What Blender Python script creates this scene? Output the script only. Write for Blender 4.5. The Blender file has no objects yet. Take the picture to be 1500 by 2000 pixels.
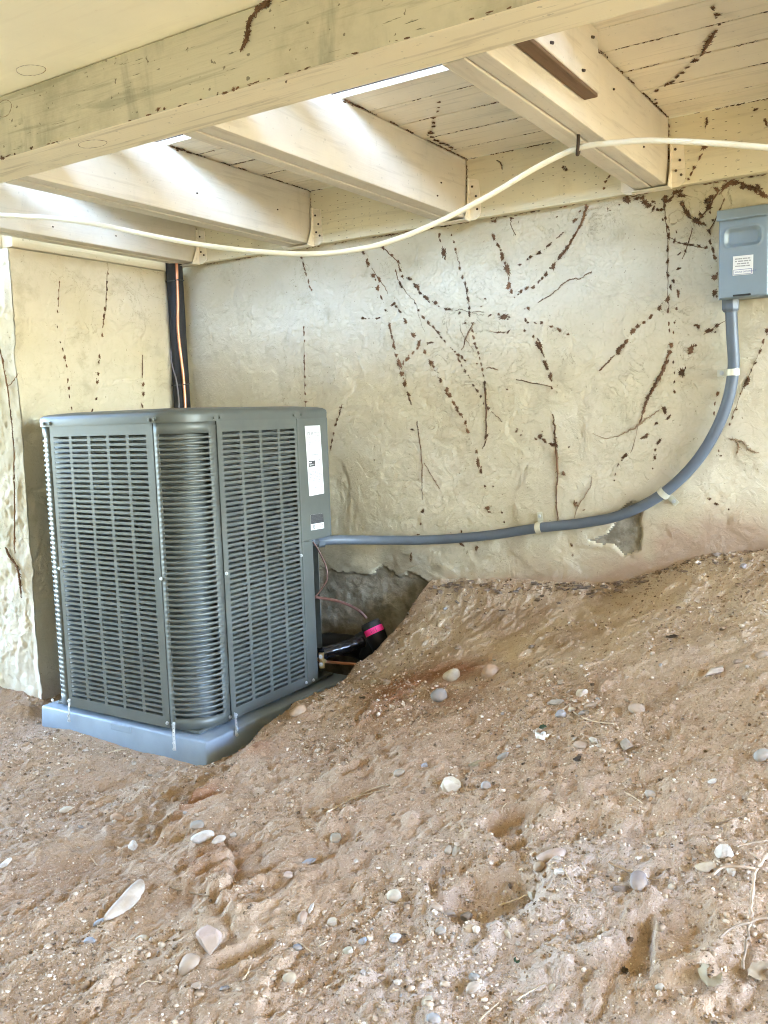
import bpy, bmesh, math, random
import numpy as np
from mathutils import Vector, Matrix
rnd = random.Random(7)
C = bpy.context.scene.collection
SC = bpy.context.scene
PI = math.pi

# ------------------------------------------------------------------ camera
CAM = np.array([0.0, -3.0, 1.0]); F = 1750.0
def _axes(yaw, pitch, roll):
    cy, sy = math.cos(yaw), math.sin(yaw)
    r = np.array([cy, sy, 0]); f = np.array([-sy, cy, 0]); u = np.array([0, 0, 1.0])
    cp, sp = math.cos(pitch), math.sin(pitch)
    f, u = f*cp + u*sp, u*cp - f*sp
    c, s = math.cos(roll), math.sin(roll)
    return r*c + u*s, u*c - r*s, f
RX, UP, FW = _axes(math.radians(32.499), math.radians(-6.0873), math.radians(-1.9004))
cam = bpy.data.cameras.new('camera'); camo = bpy.data.objects.new('camera', cam); C.objects.link(camo)
m = Matrix.Identity(4)
for i in range(3):
    m[i][0] = RX[i]; m[i][1] = UP[i]; m[i][2] = -FW[i]; m[i][3] = CAM[i]
camo.matrix_world = m
cam.sensor_fit = 'VERTICAL'; cam.sensor_height = 24; cam.sensor_width = 18; cam.lens = F/2000*24
cam.clip_start = 0.05; cam.clip_end = 500
SC.camera = camo

# ------------------------------------------------------------------ light
SUN_EL, SUN_AZ = 58.0, 60.0      # azimuth measured from -Y (towards the viewer) round to +X
w = bpy.data.worlds.new('World'); SC.world = w; w.use_nodes = True
nt = w.node_tree; bg = nt.nodes['Background']
sky = nt.nodes.new('ShaderNodeTexSky'); sky.sky_type = 'NISHITA'; sky.sun_disc = False
sky.sun_elevation = math.radians(SUN_EL); sky.sun_rotation = math.radians(180 - SUN_AZ)
sky.air_density = 1.0; sky.dust_density = 1.0; sky.ozone_density = 4.0
nt.links.new(sky.outputs[0], bg.inputs[0]); bg.inputs[1].default_value = 0.15
sl = bpy.data.lights.new('sun', 'SUN'); sl.energy = 2.0; sl.angle = math.radians(0.5); sl.color = (1, .97, .93)
so = bpy.data.objects.new('sun', sl); C.objects.link(so)
az = math.radians(SUN_AZ); el = math.radians(SUN_EL)
sdir = Vector((math.sin(az)*math.cos(el), -math.cos(az)*math.cos(el), math.sin(el)))
so.rotation_euler = sdir.to_track_quat('Z', 'Y').to_euler()
so.location = (3, -6, 9)
SC.view_settings.view_transform = 'Standard'; SC.view_settings.look = 'None'
SC.view_settings.gamma = 1.0; SC.view_settings.exposure = 6.1
SC.view_settings.use_curve_mapping = False
SC.render.engine = 'CYCLES'
SC.cycles.use_denoising = True; SC.cycles.denoising_prefilter = 'NONE'; SC.cycles.filter_width = 1.05
SC.cycles.max_bounces = 12; SC.cycles.diffuse_bounces = 8; SC.cycles.sample_clamp_indirect = 10

# ------------------------------------------------------------------ pixel -> plane helpers (measure the photograph)
def ray(x, y): return FW + RX*(x-750)/F + UP*(1000-y)/F
def Yp(x, y, Y): d = ray(x, y); return CAM + d*((Y-CAM[1])/d[1])
def Zp(x, y, Z): d = ray(x, y); return CAM + d*((Z-CAM[2])/d[2])
def Xp(x, y, X): d = ray(x, y); return CAM + d*((X-CAM[0])/d[0])

# ------------------------------------------------------------------ noise in numpy
def _h(ix, iy, s):
    n = (ix*374761393 + iy*668265263 + s*1274126177) & 0xffffffff
    n = ((n ^ (n >> 13))*1274126177) & 0xffffffff
    return ((n ^ (n >> 16)) & 0xffff)/65535.0
def vnoise(x, y, s=0):
    x = np.asarray(x, float); y = np.asarray(y, float)
    ix = np.floor(x).astype(np.int64); iy = np.floor(y).astype(np.int64)
    fx = x-ix; fy = y-iy
    fx = fx*fx*fx*(fx*(fx*6-15)+10); fy = fy*fy*fy*(fy*(fy*6-15)+10)
    a = _h(ix, iy, s); b = _h(ix+1, iy, s); c = _h(ix, iy+1, s); d = _h(ix+1, iy+1, s)
    return (a+(b-a)*fx)*(1-fy) + (c+(d-c)*fx)*fy - 0.5
def fbm(x, y, s=0, o=4, g=0.5, l=2.03):
    t = 0; a = 1.0
    for k in range(o):
        t = t + a*vnoise(x*l**k, y*l**k, s+k*17); a *= g
    return t
def worley(x, y, s=0):
    x = np.asarray(x, float); y = np.asarray(y, float)
    ix = np.floor(x).astype(np.int64); iy = np.floor(y).astype(np.int64)
    f1 = np.full(x.shape, 9.0); idv = np.zeros(x.shape)
    for dx in (-1, 0, 1):
        for dy in (-1, 0, 1):
            cx = ix+dx; cy = iy+dy
            px = cx + _h(cx, cy, s); py = cy + _h(cx, cy, s+5)
            d = np.hypot(x-px, y-py); rr = _h(cx, cy, s+9)
            k = d < f1
            idv = np.where(k, rr, idv); f1 = np.minimum(f1, d)
    return f1, idv
def sst(a, b, x):
    t = np.clip((x-a)/(b-a), 0, 1); return t*t*(3-2*t)

# ------------------------------------------------------------------ materials
def nn(nt, typ, props=None, **ins):
    n = nt.nodes.new(typ)
    for k, v in (props or {}).items(): setattr(n, k, v)
    for k, v in ins.items():
        key = int(k[1:]) if k[0] == 'i' and k[1:].isdigit() else k.replace('_', ' ')
        s = n.inputs[key]
        if hasattr(v, 'is_output'): nt.links.new(v, s)
        else: s.default_value = v
    return n
def newmat(name, rough=0.6, metal=0.0, col=(.5, .5, .5), spec=0.5):
    m = bpy.data.materials.new(name); m.use_nodes = True
    b = m.node_tree.nodes['Principled BSDF']
    b.inputs['Base Color'].default_value = (*col, 1); b.inputs['Roughness'].default_value = rough
    b.inputs['Metallic'].default_value = metal; b.inputs['Specular IOR Level'].default_value = spec
    return m, m.node_tree, b
def c4(c): return (*c, 1)
def mixc(nt, fac, a, b, mode='MIX'):
    n = nt.nodes.new('ShaderNodeMix'); n.data_type = 'RGBA'; n.blend_type = mode
    for s, v in ((n.inputs[0], fac), (n.inputs[6], a), (n.inputs[7], b)):
        if hasattr(v, 'is_output'): nt.links.new(v, s)
        else: s.default_value = v if s is n.inputs[0] else (c4(v) if len(v) == 3 else v)
    return n.outputs[2]
def math_(nt, op, a, b=0.0, c=0.0, clamp=False):
    n = nt.nodes.new('ShaderNodeMath'); n.operation = op; n.use_clamp = clamp
    for s, v in zip(n.inputs, (a, b, c)):
        if hasattr(v, 'is_output'): nt.links.new(v, s)
        else: s.default_value = v
    return n.outputs[0]
def ramp(nt, fac, lo, hi, inv=False):
    n = nt.nodes.new('ShaderNodeMapRange'); n.interpolation_type = 'SMOOTHSTEP'
    nt.links.new(fac, n.inputs[0]); n.inputs[1].default_value = lo; n.inputs[2].default_value = hi
    n.inputs[3].default_value = 1.0 if inv else 0.0; n.inputs[4].default_value = 0.0 if inv else 1.0
    return n.outputs[0]
def coords(nt, scale=(1, 1, 1), kind='Object', loc=(0, 0, 0), rot=(0, 0, 0)):
    t = nt.nodes.new('ShaderNodeTexCoord')
    mp = nn(nt, 'ShaderNodeMapping'); mp.inputs['Scale'].default_value = scale; mp.inputs['Location'].default_value = loc
    mp.inputs['Rotation'].default_value = rot
    nt.links.new(t.outputs[kind], mp.inputs[0]); return mp.outputs[0]
def noise(nt, vec, scale, detail=4, rough=0.55, dist=0.0):
    n = nn(nt, 'ShaderNodeTexNoise', Vector=vec, Scale=scale, Detail=detail, Roughness=rough, Distortion=dist)
    return n.outputs[0]
def bump(nt, b, h, strength=0.5, dist=0.005, prev=None):
    n = nn(nt, 'ShaderNodeBump', Height=h, Strength=strength, Distance=dist)
    if prev is not None: nt.links.new(prev, n.inputs['Normal'])
    nt.links.new(n.outputs[0], b.inputs['Normal']); return n.outputs[0]
def attr(nt, name):
    n = nt.nodes.new('ShaderNodeAttribute'); n.attribute_name = name; return n.outputs['Fac']

def stucco(name, base, light):
    m, nt, b = newmat(name, .88, 0, base, .25)
    v = coords(nt)
    n1 = noise(nt, v, 1.6, 5, .6); n2 = noise(nt, v, 9, 5, .6)
    col = mixc(nt, ramp(nt, n1, .35, .68), base, light)
    col = mixc(nt, ramp(nt, n2, .52, .75), col, tuple(x*.86 for x in base))
    # squiggly trowel lines and hairline cracks
    q = noise(nt, v, 7.5, 6, .62, 1.3); q2 = noise(nt, v, 2.3, 2, .5)
    ln = math_(nt, 'ABSOLUTE', math_(nt, 'SUBTRACT', q, .5))
    line = math_(nt, 'MULTIPLY', ramp(nt, ln, .0, .008, True), ramp(nt, q2, .49, .62))
    q3 = noise(nt, v, 15, 5, .65, .8); ln3 = math_(nt, 'ABSOLUTE', math_(nt, 'SUBTRACT', q3, .47))
    line3 = math_(nt, 'MULTIPLY', ramp(nt, ln3, .0, .009, True), ramp(nt, noise(nt, v, 3.7, 2), .55, .66))
    lines = math_(nt, 'MAXIMUM', line, line3)
    col = mixc(nt, math_(nt, 'MULTIPLY', lines, .45), col, (.19, .15, .09))
    sp = ramp(nt, noise(nt, v, 95, 2, .5), .70, .76)
    col = mixc(nt, math_(nt, 'MULTIPLY', sp, .5), col, (.12, .09, .05))
    spl = attr(nt, 'splash'); col = mixc(nt, spl, col, (.40, .27, .19))
    bare = attr(nt, 'bare')
    conc = mixc(nt, ramp(nt, noise(nt, v, 13, 6, .65), .35, .65), (.19, .165, .12), (.36, .32, .25))
    col = mixc(nt, bare, col, conc)
    nt.links.new(col, b.inputs['Base Color'])
    plate = ramp(nt, q, .47, .53)
    h = math_(nt, 'ADD', math_(nt, 'MULTIPLY', plate, .30), math_(nt, 'MULTIPLY', noise(nt, v, 75, 6, .7), .9))
    h = math_(nt, 'SUBTRACT', h, math_(nt, 'MULTIPLY', lines, .9))
    bump(nt, b, h, .5, .005)
    return m
def wood(name, axis, base, dark, dirt=.5, grain=1.0):
    m, nt, b = newmat(name, .72, 0, base, .3)
    sc = {'x': (.9, 14, 14), 'y': (14, .9, 14), 'z': (14, 14, .9)}[axis]
    v = coords(nt); vg = coords(nt, sc)
    oi = nt.nodes.new('ShaderNodeObjectInfo')
    va = nn(nt, 'ShaderNodeVectorMath', {'operation': 'ADD'}, i0=vg); nt.links.new(oi.outputs['Random'], va.inputs[1])
    g = noise(nt, va.outputs[0], 3.2, 8, .62, .5); g2 = noise(nt, va.outputs[0], 11, 5, .6)
    n1 = noise(nt, v, 2.2, 5, .6)
    col = mixc(nt, ramp(nt, n1, .38, .7), base, tuple(min(1, x*1.1) for x in base))
    col = mixc(nt, math_(nt, 'MULTIPLY', ramp(nt, g, .52, .66), .22*grain), col, dark)
    col = mixc(nt, math_(nt, 'MULTIPLY', ramp(nt, g2, .66, .72), .5*grain*dirt), col, tuple(x*.5 for x in dark))
    st = ramp(nt, noise(nt, v, 4.3, 6, .68), .60, .74)
    col = mixc(nt, math_(nt, 'MULTIPLY', st, dirt*.6), col, dark)
    sp = ramp(nt, noise(nt, v, 70, 2, .5), .69, .74)
    col = mixc(nt, math_(nt, 'MULTIPLY', sp, .6*dirt), col, (.10, .075, .045))
    nt.links.new(col, b.inputs['Base Color'])
    h = math_(nt, 'ADD', math_(nt, 'MULTIPLY', g, .7), math_(nt, 'MULTIPLY', g2, .5))
    bump(nt, b, h, .35*grain, .004)
    return m
def paint(name, col, rough=.45, metal=0.0, var=.1, spec=.5, bscale=220, bstr=.04):
    m, nt, b = newmat(name, rough, metal, col, spec)
    v = coords(nt); n = noise(nt, v, 6, 5, .6)
    cc = mixc(nt, ramp(nt, n, .3, .7), tuple(x*(1-var) for x in col), tuple(min(1, x*(1+var)) for x in col))
    nt.links.new(cc, b.inputs['Base Color'])
    bump(nt, b, noise(nt, v, bscale, 3), bstr, .002)
    nt.links.new(math_(nt, 'ADD', math_(nt, 'MULTIPLY', n, .25), rough-.12), b.inputs['Roughness'])
    return m
CREAM = (.535, .465, .315); CREAML = (.60, .535, .395)
M = {}
M['stucco'] = stucco('stucco', CREAM, CREAML)
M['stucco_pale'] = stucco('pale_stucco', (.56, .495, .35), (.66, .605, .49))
M['wood_x'] = wood('painted_wood_x', 'x', (.85, .77, .61), (.32, .26, .16), .45)
M['wood_y'] = wood('painted_wood_y', 'y', (.63, .57, .455), (.34, .275, .19), .35)
M['ledger'] = None
M['shade_cover'] = paint('dark_shade_cover', (.10, .085, .065), .8)  # dark, so the unseen light blockers bounce little
M['upper'] = paint('grey_blue_siding', (.34, .36, .40), .7)
M['girder'] = wood('dirty_girder', 'x', (.56, .505, .37), (.21, .195, .13), 1.25, 1.8)
def stain(m, strength):
    nt = m.node_tree; b = nt.nodes['Principled BSDF']; old = b.inputs['Base Color'].links[0].from_socket
    v1 = coords(nt, (5, 5, 1.2)); n1 = noise(nt, v1, 1.0, 6, .65, .3); n2 = noise(nt, coords(nt), 2.6, 7, .7)
    c = mixc(nt, math_(nt, 'MULTIPLY', ramp(nt, n2, .40, .68), .55*strength), old, (.25, .225, .145))
    c = mixc(nt, math_(nt, 'MULTIPLY', ramp(nt, n1, .56, .74), .75*strength), c, (.13, .12, .08))
    nt.links.new(c, b.inputs['Base Color'])
stain(M['girder'], 1.0); stain(M['wood_x'], .22); stain(M['wood_y'], .22)
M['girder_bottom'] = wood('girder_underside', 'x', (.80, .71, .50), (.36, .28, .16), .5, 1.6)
M['soffit'] = wood('smooth_soffit', 'x', (.90, .83, .62), (.5, .4, .25), .08, .3)
M['rot'] = wood('rotten_wood', 'y', (.16, .10, .06), (.05, .03, .02), .8, 1.5)
M['light_screen'] = wood('light_screen_wood', 'x', (.14, .112, .058), (.09, .07, .04), .4)
M['trim_wood'] = wood('trim_wood', 'y', (.52, .45, .32), (.25, .2, .12), .7)
M['unit'] = paint('unit_paint', (.105, .113, .10), .42, .15, .12)
M['unit_lid'] = paint('lid_paint', (.10, .108, .096), .45, .2, .06)
M['coil'] = paint('coil_metal', (.115, .125, .118), .5, .7, .35)
M['dark'] = paint('dark_void', (.02, .022, .022), .8)
M['pad'] = paint('pad_plastic', (.225, .28, .34), .5, 0, .10, .45, 60, .15)
M['zinc'] = paint('zinc_metal', (.55, .56, .56), .4, .5, .2)
M['zincy'] = paint('clip_metal', (.62, .60, .48), .4, .4, .15)
M['grey_box'] = paint('box_paint', (.22, .275, .31), .40, .1, .05)
M['conduit'] = paint('conduit_plastic', (.10, .12, .145), .42, 0, .1)
M['white'] = paint('white_label', (.8, .8, .78), .5, 0, .02)
M['black'] = paint('black_foam', (.018, .018, .019), .65, 0, .3, .4, 120, .25)
M['tape'] = paint('shiny_black_tape', (.012, .012, .016), .16, 0, .2, .6, 45, .5)
M['ink'] = paint('print_ink', (.05, .05, .05), .6)
M['inkg'] = paint('grey_print_ink', (.10, .10, .10), .6)
M['blue'] = paint('blue_print', (.04, .07, .28), .6)
M['pink'] = paint('pink_tape', (.85, .03, .22), .5)
M['copper'] = paint('copper', (.72, .34, .2), .35, .9, .2)
M['brass'] = paint('brass', (.62, .45, .2), .35, .9, .2)
M['brown_wire'] = paint('brown_wire', (.13, .055, .04), .5)
M['grey_wire'] = paint('grey_wire', (.22, .2, .22), .5)
M['cable'] = paint('white_cable', (.80, .76, .60), .5, 0, .04)
M['vine'] = paint('dead_rootlets', (.135, .072, .037), .9, 0, .5, .2, 300, .5)
M['vine_tan'] = paint('dead_stem', (.26, .18, .11), .85, 0, .25, .2, 300, .5)
M['rust'] = paint('rusty_metal', (.09, .06, .04), .7, .4, .3)
M['flake'] = paint('wall_debris', (.20, .145, .105), .9, 0, .4)
M['groove_shade'] = paint('painted_groove_shade', (.075, .05, .03), .95, 0, .4)  # dark colour inside the board grooves stands in for their shade
M['twig'] = paint('pale_twig', (.27, .20, .14), .9, 0, .5, .2, 130, .8)
M['straw'] = paint('straw', (.46, .36, .24), .85, 0, .3)
M['leaf'] = paint('dry_leaf', (.36, .30, .19), .8, 0, .25)
M['leafd'] = paint('dark_leaf', (.09, .065, .045), .8, 0, .3)
M['leafg'] = paint('green_leaf', (.05, .085, .04), .6, 0, .2)
M['shell'] = paint('white_shell', (.78, .75, .68), .6, 0, .06)
def ledger_mat():
    m = wood('incised_ledger', 'x', (.72, .65, .46), (.4, .33, .2), .4); nt = m.node_tree; b = nt.nodes['Principled BSDF']
    # pressure-treatment incisions: short dashes in staggered columns
    t = nt.nodes.new('ShaderNodeTexCoord'); sx = nn(nt, 'ShaderNodeSeparateXYZ', Vector=t.outputs['Object'])
    u = math_(nt, 'DIVIDE', sx.outputs[0], .037); ui = math_(nt, 'FLOOR', u); uf = math_(nt, 'FRACT', math_(nt, 'ADD', u, 40.0))
    off = math_(nt, 'MULTIPLY', math_(nt, 'FRACT', math_(nt, 'MULTIPLY', math_(nt, 'ADD', ui, 200.0), .5)), 1.0)
    vv = math_(nt, 'FRACT', math_(nt, 'ADD', math_(nt, 'DIVIDE', sx.outputs[2], .0265), off))
    du = ramp(nt, math_(nt, 'ABSOLUTE', math_(nt, 'SUBTRACT', uf, .5)), .06, .11, True)
    dv = ramp(nt, math_(nt, 'ABSOLUTE', math_(nt, 'SUBTRACT', vv, .5)), .025, .06, True)
    d = math_(nt, 'MULTIPLY', du, dv)
    d = math_(nt, 'MULTIPLY', d, ramp(nt, noise(nt, t.outputs['Object'], 16, 2), .40, .55))
    old = b.inputs['Base Color'].links[0].from_socket
    nt.links.new(mixc(nt, math_(nt, 'MULTIPLY', d, .8), old, (.13, .095, .045)), b.inputs['Base Color'])
    return m
M['ledger'] = ledger_mat()
def soil_mat():
    m, nt, b = newmat('dry_soil', .95, 0, (.4, .28, .18), .15)
    v = coords(nt)
    n1 = noise(nt, v, 1.3, 5, .6); n2 = noise(nt, v, 5, 6, .65); n3 = noise(nt, v, 40, 5, .7); n4 = noise(nt, v, 190, 3, .65)
    col = mixc(nt, ramp(nt, n2, .33, .68), (.325, .225, .145), (.405, .29, .195))
    col = mixc(nt, math_(nt, 'MULTIPLY', ramp(nt, n1, .5, .66), .55), col, (.38, .285, .21))
    col = mixc(nt, attr(nt, 'dust_and_light'), col, (.58, .465, .335))  # pale mound dust, lightened further to offset the weak light there
    col = mixc(nt, attr(nt, 'red'), col, (.27, .135, .075))
    col = mixc(nt, attr(nt, 'grey'), col, (.40, .325, .27))
    col = mixc(nt, math_(nt, 'MULTIPLY', ramp(nt, n3, .56, .72), .6), col, (.22, .145, .095))
    col = mixc(nt, math_(nt, 'MULTIPLY', ramp(nt, n3, .28, .42, True), .6), col, (.56, .44, .32))
    col = mixc(nt, math_(nt, 'MULTIPLY', ramp(nt, n4, .60, .67), .6), col, (.56, .46, .36))
    col = mixc(nt, math_(nt, 'MULTIPLY', ramp(nt, n4, .33, .40, True), .65), col, (.14, .095, .065))
    nt.links.new(col, b.inputs['Base Color'])
    h = math_(nt, 'ADD', math_(nt, 'MULTIPLY', n3, 1.0), math_(nt, 'MULTIPLY', n4, .6))
    bump(nt, b, h, .75, .008)
    return m
M['soil'] = soil_mat()
def lawn_mat():
    m, nt, b = newmat('dry_lawn', .95, 0, (.2, .2, .08), .1)
    v = coords(nt); n1 = noise(nt, v, .5, 5, .6); n2 = noise(nt, v, 30, 4, .7)
    col = mixc(nt, ramp(nt, n1, .35, .65), (.13, .155, .05), (.24, .225, .10)); col = mixc(nt, math_(nt, 'MULTIPLY', ramp(nt, n2, .4, .7), .5), col, (.08, .11, .035))
    sx = nn(nt, 'ShaderNodeSeparateXYZ', Vector=v); far = ramp(nt, math_(nt, 'ADD', sx.outputs[1], math_(nt, 'MULTIPLY', n1, 1.5)), -5.5, -4.0, True)
    col = mixc(nt, far, (.235, .185, .105), col)
    nt.links.new(col, b.inputs['Base Color']); bump(nt, b, n2, .8, .05); return m
M['lawn'] = lawn_mat()
def stone_mat():
    m, nt, b = newmat('river_stone', .75, 0, (.4, .35, .3), .3)
    v = coords(nt); oi = nt.nodes.new('ShaderNodeObjectInfo')
    n = noise(nt, v, 45, 6, .65); n2 = noise(nt, v, 14, 4, .6)
    mm_ = nn(nt, 'ShaderNodeMix', {'data_type': 'RGBA', 'blend_type': 'MULTIPLY'}); mm_.inputs[0].default_value = 1.0; nt.links.new(oi.outputs['Color'], mm_.inputs[6]); mm_.inputs[7].default_value = (.82, .82, .82, 1); mul_ = mm_.outputs[2]
    col = mixc(nt, math_(nt, 'MULTIPLY', ramp(nt, n, .45, .75), .35), mul_, (.13, .10, .075))
    col = mixc(nt, math_(nt, 'MULTIPLY', ramp(nt, n2, .42, .64), .6), col, (.30, .22, .15))
    hz = nn(nt, 'ShaderNodeMix', {'data_type': 'RGBA'}); hz.inputs[0].default_value = .22; nt.links.new(col, hz.inputs[6]); hz.inputs[7].default_value = (.26, .20, .15, 1); col = hz.outputs[2]
    nt.links.new(col, b.inputs['Base Color']); bump(nt, b, n, .35, .004)
    return m
M['stone'] = stone_mat()
def gravel_mat():
    m, nt, b = newmat('gravel_bits', .9, 0, (.4, .3, .2), .2)
    v = coords(nt); n = noise(nt, v, 55, 1, .5)
    cr = nt.nodes.new('ShaderNodeValToRGB'); nt.links.new(n, cr.inputs[0])
    e = cr.color_ramp.elements; e[0].position = .3; e[0].color = (.11, .075, .05, 1); e[1].position = .72; e[1].color = (.66, .57, .46, 1)
    x = e.new(.42); x.color = (.27, .185, .12, 1); x = e.new(.55); x.color = (.42, .31, .21, 1)
    nt.links.new(cr.outputs[0], b.inputs['Base Color']); return m
M['gravel'] = gravel_mat()

# ------------------------------------------------------------------ mesh helpers
def link(name, me, mat, parent=None, smooth=False):
    o = bpy.data.objects.new(name, me); C.objects.link(o)
    if mat is not None:
        for k in (mat if isinstance(mat, (list, tuple)) else [mat]): me.materials.append(k)
    if parent is not None: o.parent = parent
    if smooth: me.polygons.foreach_set('use_smooth', [True]*len(me.polygons))
    return o
def obj(name, bm, mat, parent=None, smooth=False):
    bmesh.ops.recalc_face_normals(bm, faces=bm.faces)
    me = bpy.data.meshes.new(name); bm.to_mesh(me); bm.free()
    return link(name, me, mat, parent, smooth)
def tag(o, label=None, cat=None, group=None, kind=None):
    if label: o['label'] = label
    if cat: o['category'] = cat
    if group: o['group'] = group
    if kind: o['kind'] = kind
    return o
def thing(name, label, cat, group=None):
    o = bpy.data.objects.new(name, None); o.empty_display_size = .05; C.objects.link(o)
    return tag(o, label, cat, group)
def box(bm, a, b, bev=0.0):
    t = bmesh.new(); bmesh.ops.create_cube(t, size=1)
    for v in t.verts: v.co = Vector([(a[i]+b[i])/2 + v.co[i]*(b[i]-a[i]) for i in range(3)])
    if bev: bmesh.ops.bevel(t, geom=t.edges[:], offset=bev, segments=2, profile=.6, affect='EDGES')
    me = bpy.data.meshes.new('tmp'); t.to_mesh(me); t.free(); bm.from_mesh(me); bpy.data.meshes.remove(me); return bm
def bx(a, b, bev=0.0): return box(bmesh.new(), a, b, bev)
def spline(pts, n=8):
    P = [np.array(p, float) for p in pts]; out = []
    for i in range(len(P)-1):
        p0 = P[max(i-1, 0)]; p1 = P[i]; p2 = P[i+1]; p3 = P[min(i+2, len(P)-1)]
        for k in range(n):
            t = k/n
            out.append(.5*(2*p1 + (p2-p0)*t + (2*p0-5*p1+4*p2-p3)*t*t + (3*p1-p0-3*p2+p3)*t**3))
    out.append(P[-1]); return out
def tube(bm, pts, r, seg=8, cap=True):
    pts = [Vector(p) for p in pts]; rs = r if isinstance(r, (list, tuple)) else [r]*len(pts)
    up = Vector((.13, .37, .92)); rings = []
    d0 = (pts[1]-pts[0]).normalized()
    a = d0.cross(up); a = a.normalized() if a.length > 1e-4 else d0.orthogonal().normalized()
    for i, p in enumerate(pts):
        d = (pts[min(i+1, len(pts)-1)]-pts[max(i-1, 0)]).normalized()
        a = (a - d*a.dot(d)).normalized(); bb = d.cross(a)
        rings.append([bm.verts.new(p + (a*math.cos(t) + bb*math.sin(t))*rs[i]) for t in [2*PI*k/seg for k in range(seg)]])
    for q, s in zip(rings, rings[1:]):
        for k in range(seg): bm.faces.new((q[k], q[(k+1) % seg], s[(k+1) % seg], s[k]))
    if cap: bm.faces.new(rings[0][::-1]); bm.faces.new(rings[-1])
    return bm
def grid_mesh(name, P, mat, attrs=None, mask=None, parent=None, smooth=True, extra=None):
    # P: (n, m, 3) points
    n, m_ = P.shape[:2]; idx = np.arange(n*m_).reshape(n, m_)
    q = np.stack([idx[:-1, :-1], idx[1:, :-1], idx[1:, 1:], idx[:-1, 1:]], -1).reshape(-1, 4)
    if mask is not None: q = q[mask.reshape(-1)]
    verts = P.reshape(-1, 3)
    me = bpy.data.meshes.new(name)
    nv = len(verts); ex_v, ex_f = ([], []) if extra is None else extra
    allv = np.vstack([verts, np.array(ex_v).reshape(-1, 3)]) if len(ex_v) else verts
    f = q if not len(ex_f) else np.vstack([q, np.array(ex_f)+nv])
    me.vertices.add(len(allv)); me.vertices.foreach_set('co', allv.astype(np.float32).ravel())
    me.loops.add(f.size); me.loops.foreach_set('vertex_index', f.astype(np.int32).ravel())
    me.polygons.add(len(f)); me.polygons.foreach_set('loop_start', np.arange(0, f.size, 4, dtype=np.int32))
    me.update(calc_edges=True)
    for k, a in (attrs or {}).items():
        at = me.attributes.new(k, 'FLOAT', 'POINT'); vals = np.zeros(len(allv), np.float32); vals[:nv] = a.ravel(); at.data.foreach_set('value', vals)
    me.validate()
    return link(name, me, mat, parent, smooth)
BOXF = [(0, 1, 2, 3), (7, 6, 5, 4), (0, 4, 5, 1), (1, 5, 6, 2), (2, 6, 7, 3), (3, 7, 4, 0)]
def boxv(a, b):
    (x0, y0, z0), (x1, y1, z1) = a, b
    return [(x0, y0, z0), (x0, y1, z0), (x1, y1, z0), (x1, y0, z0), (x0, y0, z1), (x0, y1, z1), (x1, y1, z1), (x1, y0, z1)]

# ------------------------------------------------------------------ ground
def ip(v, pts):
    p = sorted(pts); return np.interp(v, [a for a, _ in p], [b for _, b in p])
CREST_X = [(0, -1.70), (-.105, -1.73), (-.28, -1.755), (-.51, -1.78), (-.80, -1.80), (-1.0, -1.80), (-1.15, -1.84), (-1.5, -2.0), (-2.0, -2.3), (-3, -2.8)]
CREST_Z = [(.3, .40), (0, .36), (-.105, .245), (-.28, .150), (-.51, .080), (-.80, .042), (-1.0, -.005), (-1.15, -.03), (-1.5, -.075), (-2.0, -.13), (-2.6, -.17), (-4, -.2)]
RIGHT_Z = [(.3, .58), (0, .535), (-.3, .45), (-.6, .36), (-1.0, .23), (-1.5, .09), (-2.0, -.01), (-2.6, -.09), (-4, -.15)]
DENTS = []   # (x, y, rx, ry, angle, depth, rim)
def zbase(x, y):
    x = np.asarray(x, float); y = np.asarray(y, float)
    wob = .018*vnoise(y*5+3, x*0+1.7, 3) + .02*vnoise(y*13, x*0+4, 5)
    xc = ip(y, CREST_X) + wob; zc = ip(y, CREST_Z); zr = ip(y, RIGHT_Z)
    t = np.clip((x-xc)/(-.5-xc), 0, 1.6)
    zR = zc + (zr-zc)*t
    kw = sst(-.6, 0.05, y)
    zR = zR + kw*(-.055*np.exp(-((x+.98)/.22)**2) - .02*np.exp(-((x+1.3)/.2)**2) + .012*np.exp(-((x+.72)/.12)**2))
    zp = np.interp(y, [-3, -2.0, -1.5, -1.1, 0], [-.21, -.16, -.12, -.075, -.085])
    zp = zp + .02*np.exp(-((x+2.55)**2+(y+1.12)**2)/.02) + .045*sst(-2.76, -3.0, x)
    wdt = np.interp(y, [-1.2, -.9, -.5, 0], [.30, .16, .17, .17])
    s = sst(-1, 0, (x-xc)/wdt)
    z = zp + (zR-zp)*s
    # raised soft lip just right of the crest
    z = z + .010*np.exp(-((x-xc-.05)/.07)**2)*sst(-1.3, -.8, y)*sst(-.5, -.7, y)
    for (cx, cy, rx, ry, an, dep, rim) in DENTS:
        ca, sa = math.cos(an), math.sin(an); dx = x-cx; dy = y-cy
        u = (dx*ca+dy*sa)/rx; v = (-dx*sa+dy*ca)/ry; r = np.hypot(u, v)
        z = z - dep*sst(1.0, .55, r) + rim*np.exp(-((r-1.15)/.22)**2)
    return z
SCARPS = []  # (points, height, fade): the ground stands higher on the left-hand side of the walk along the points
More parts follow.
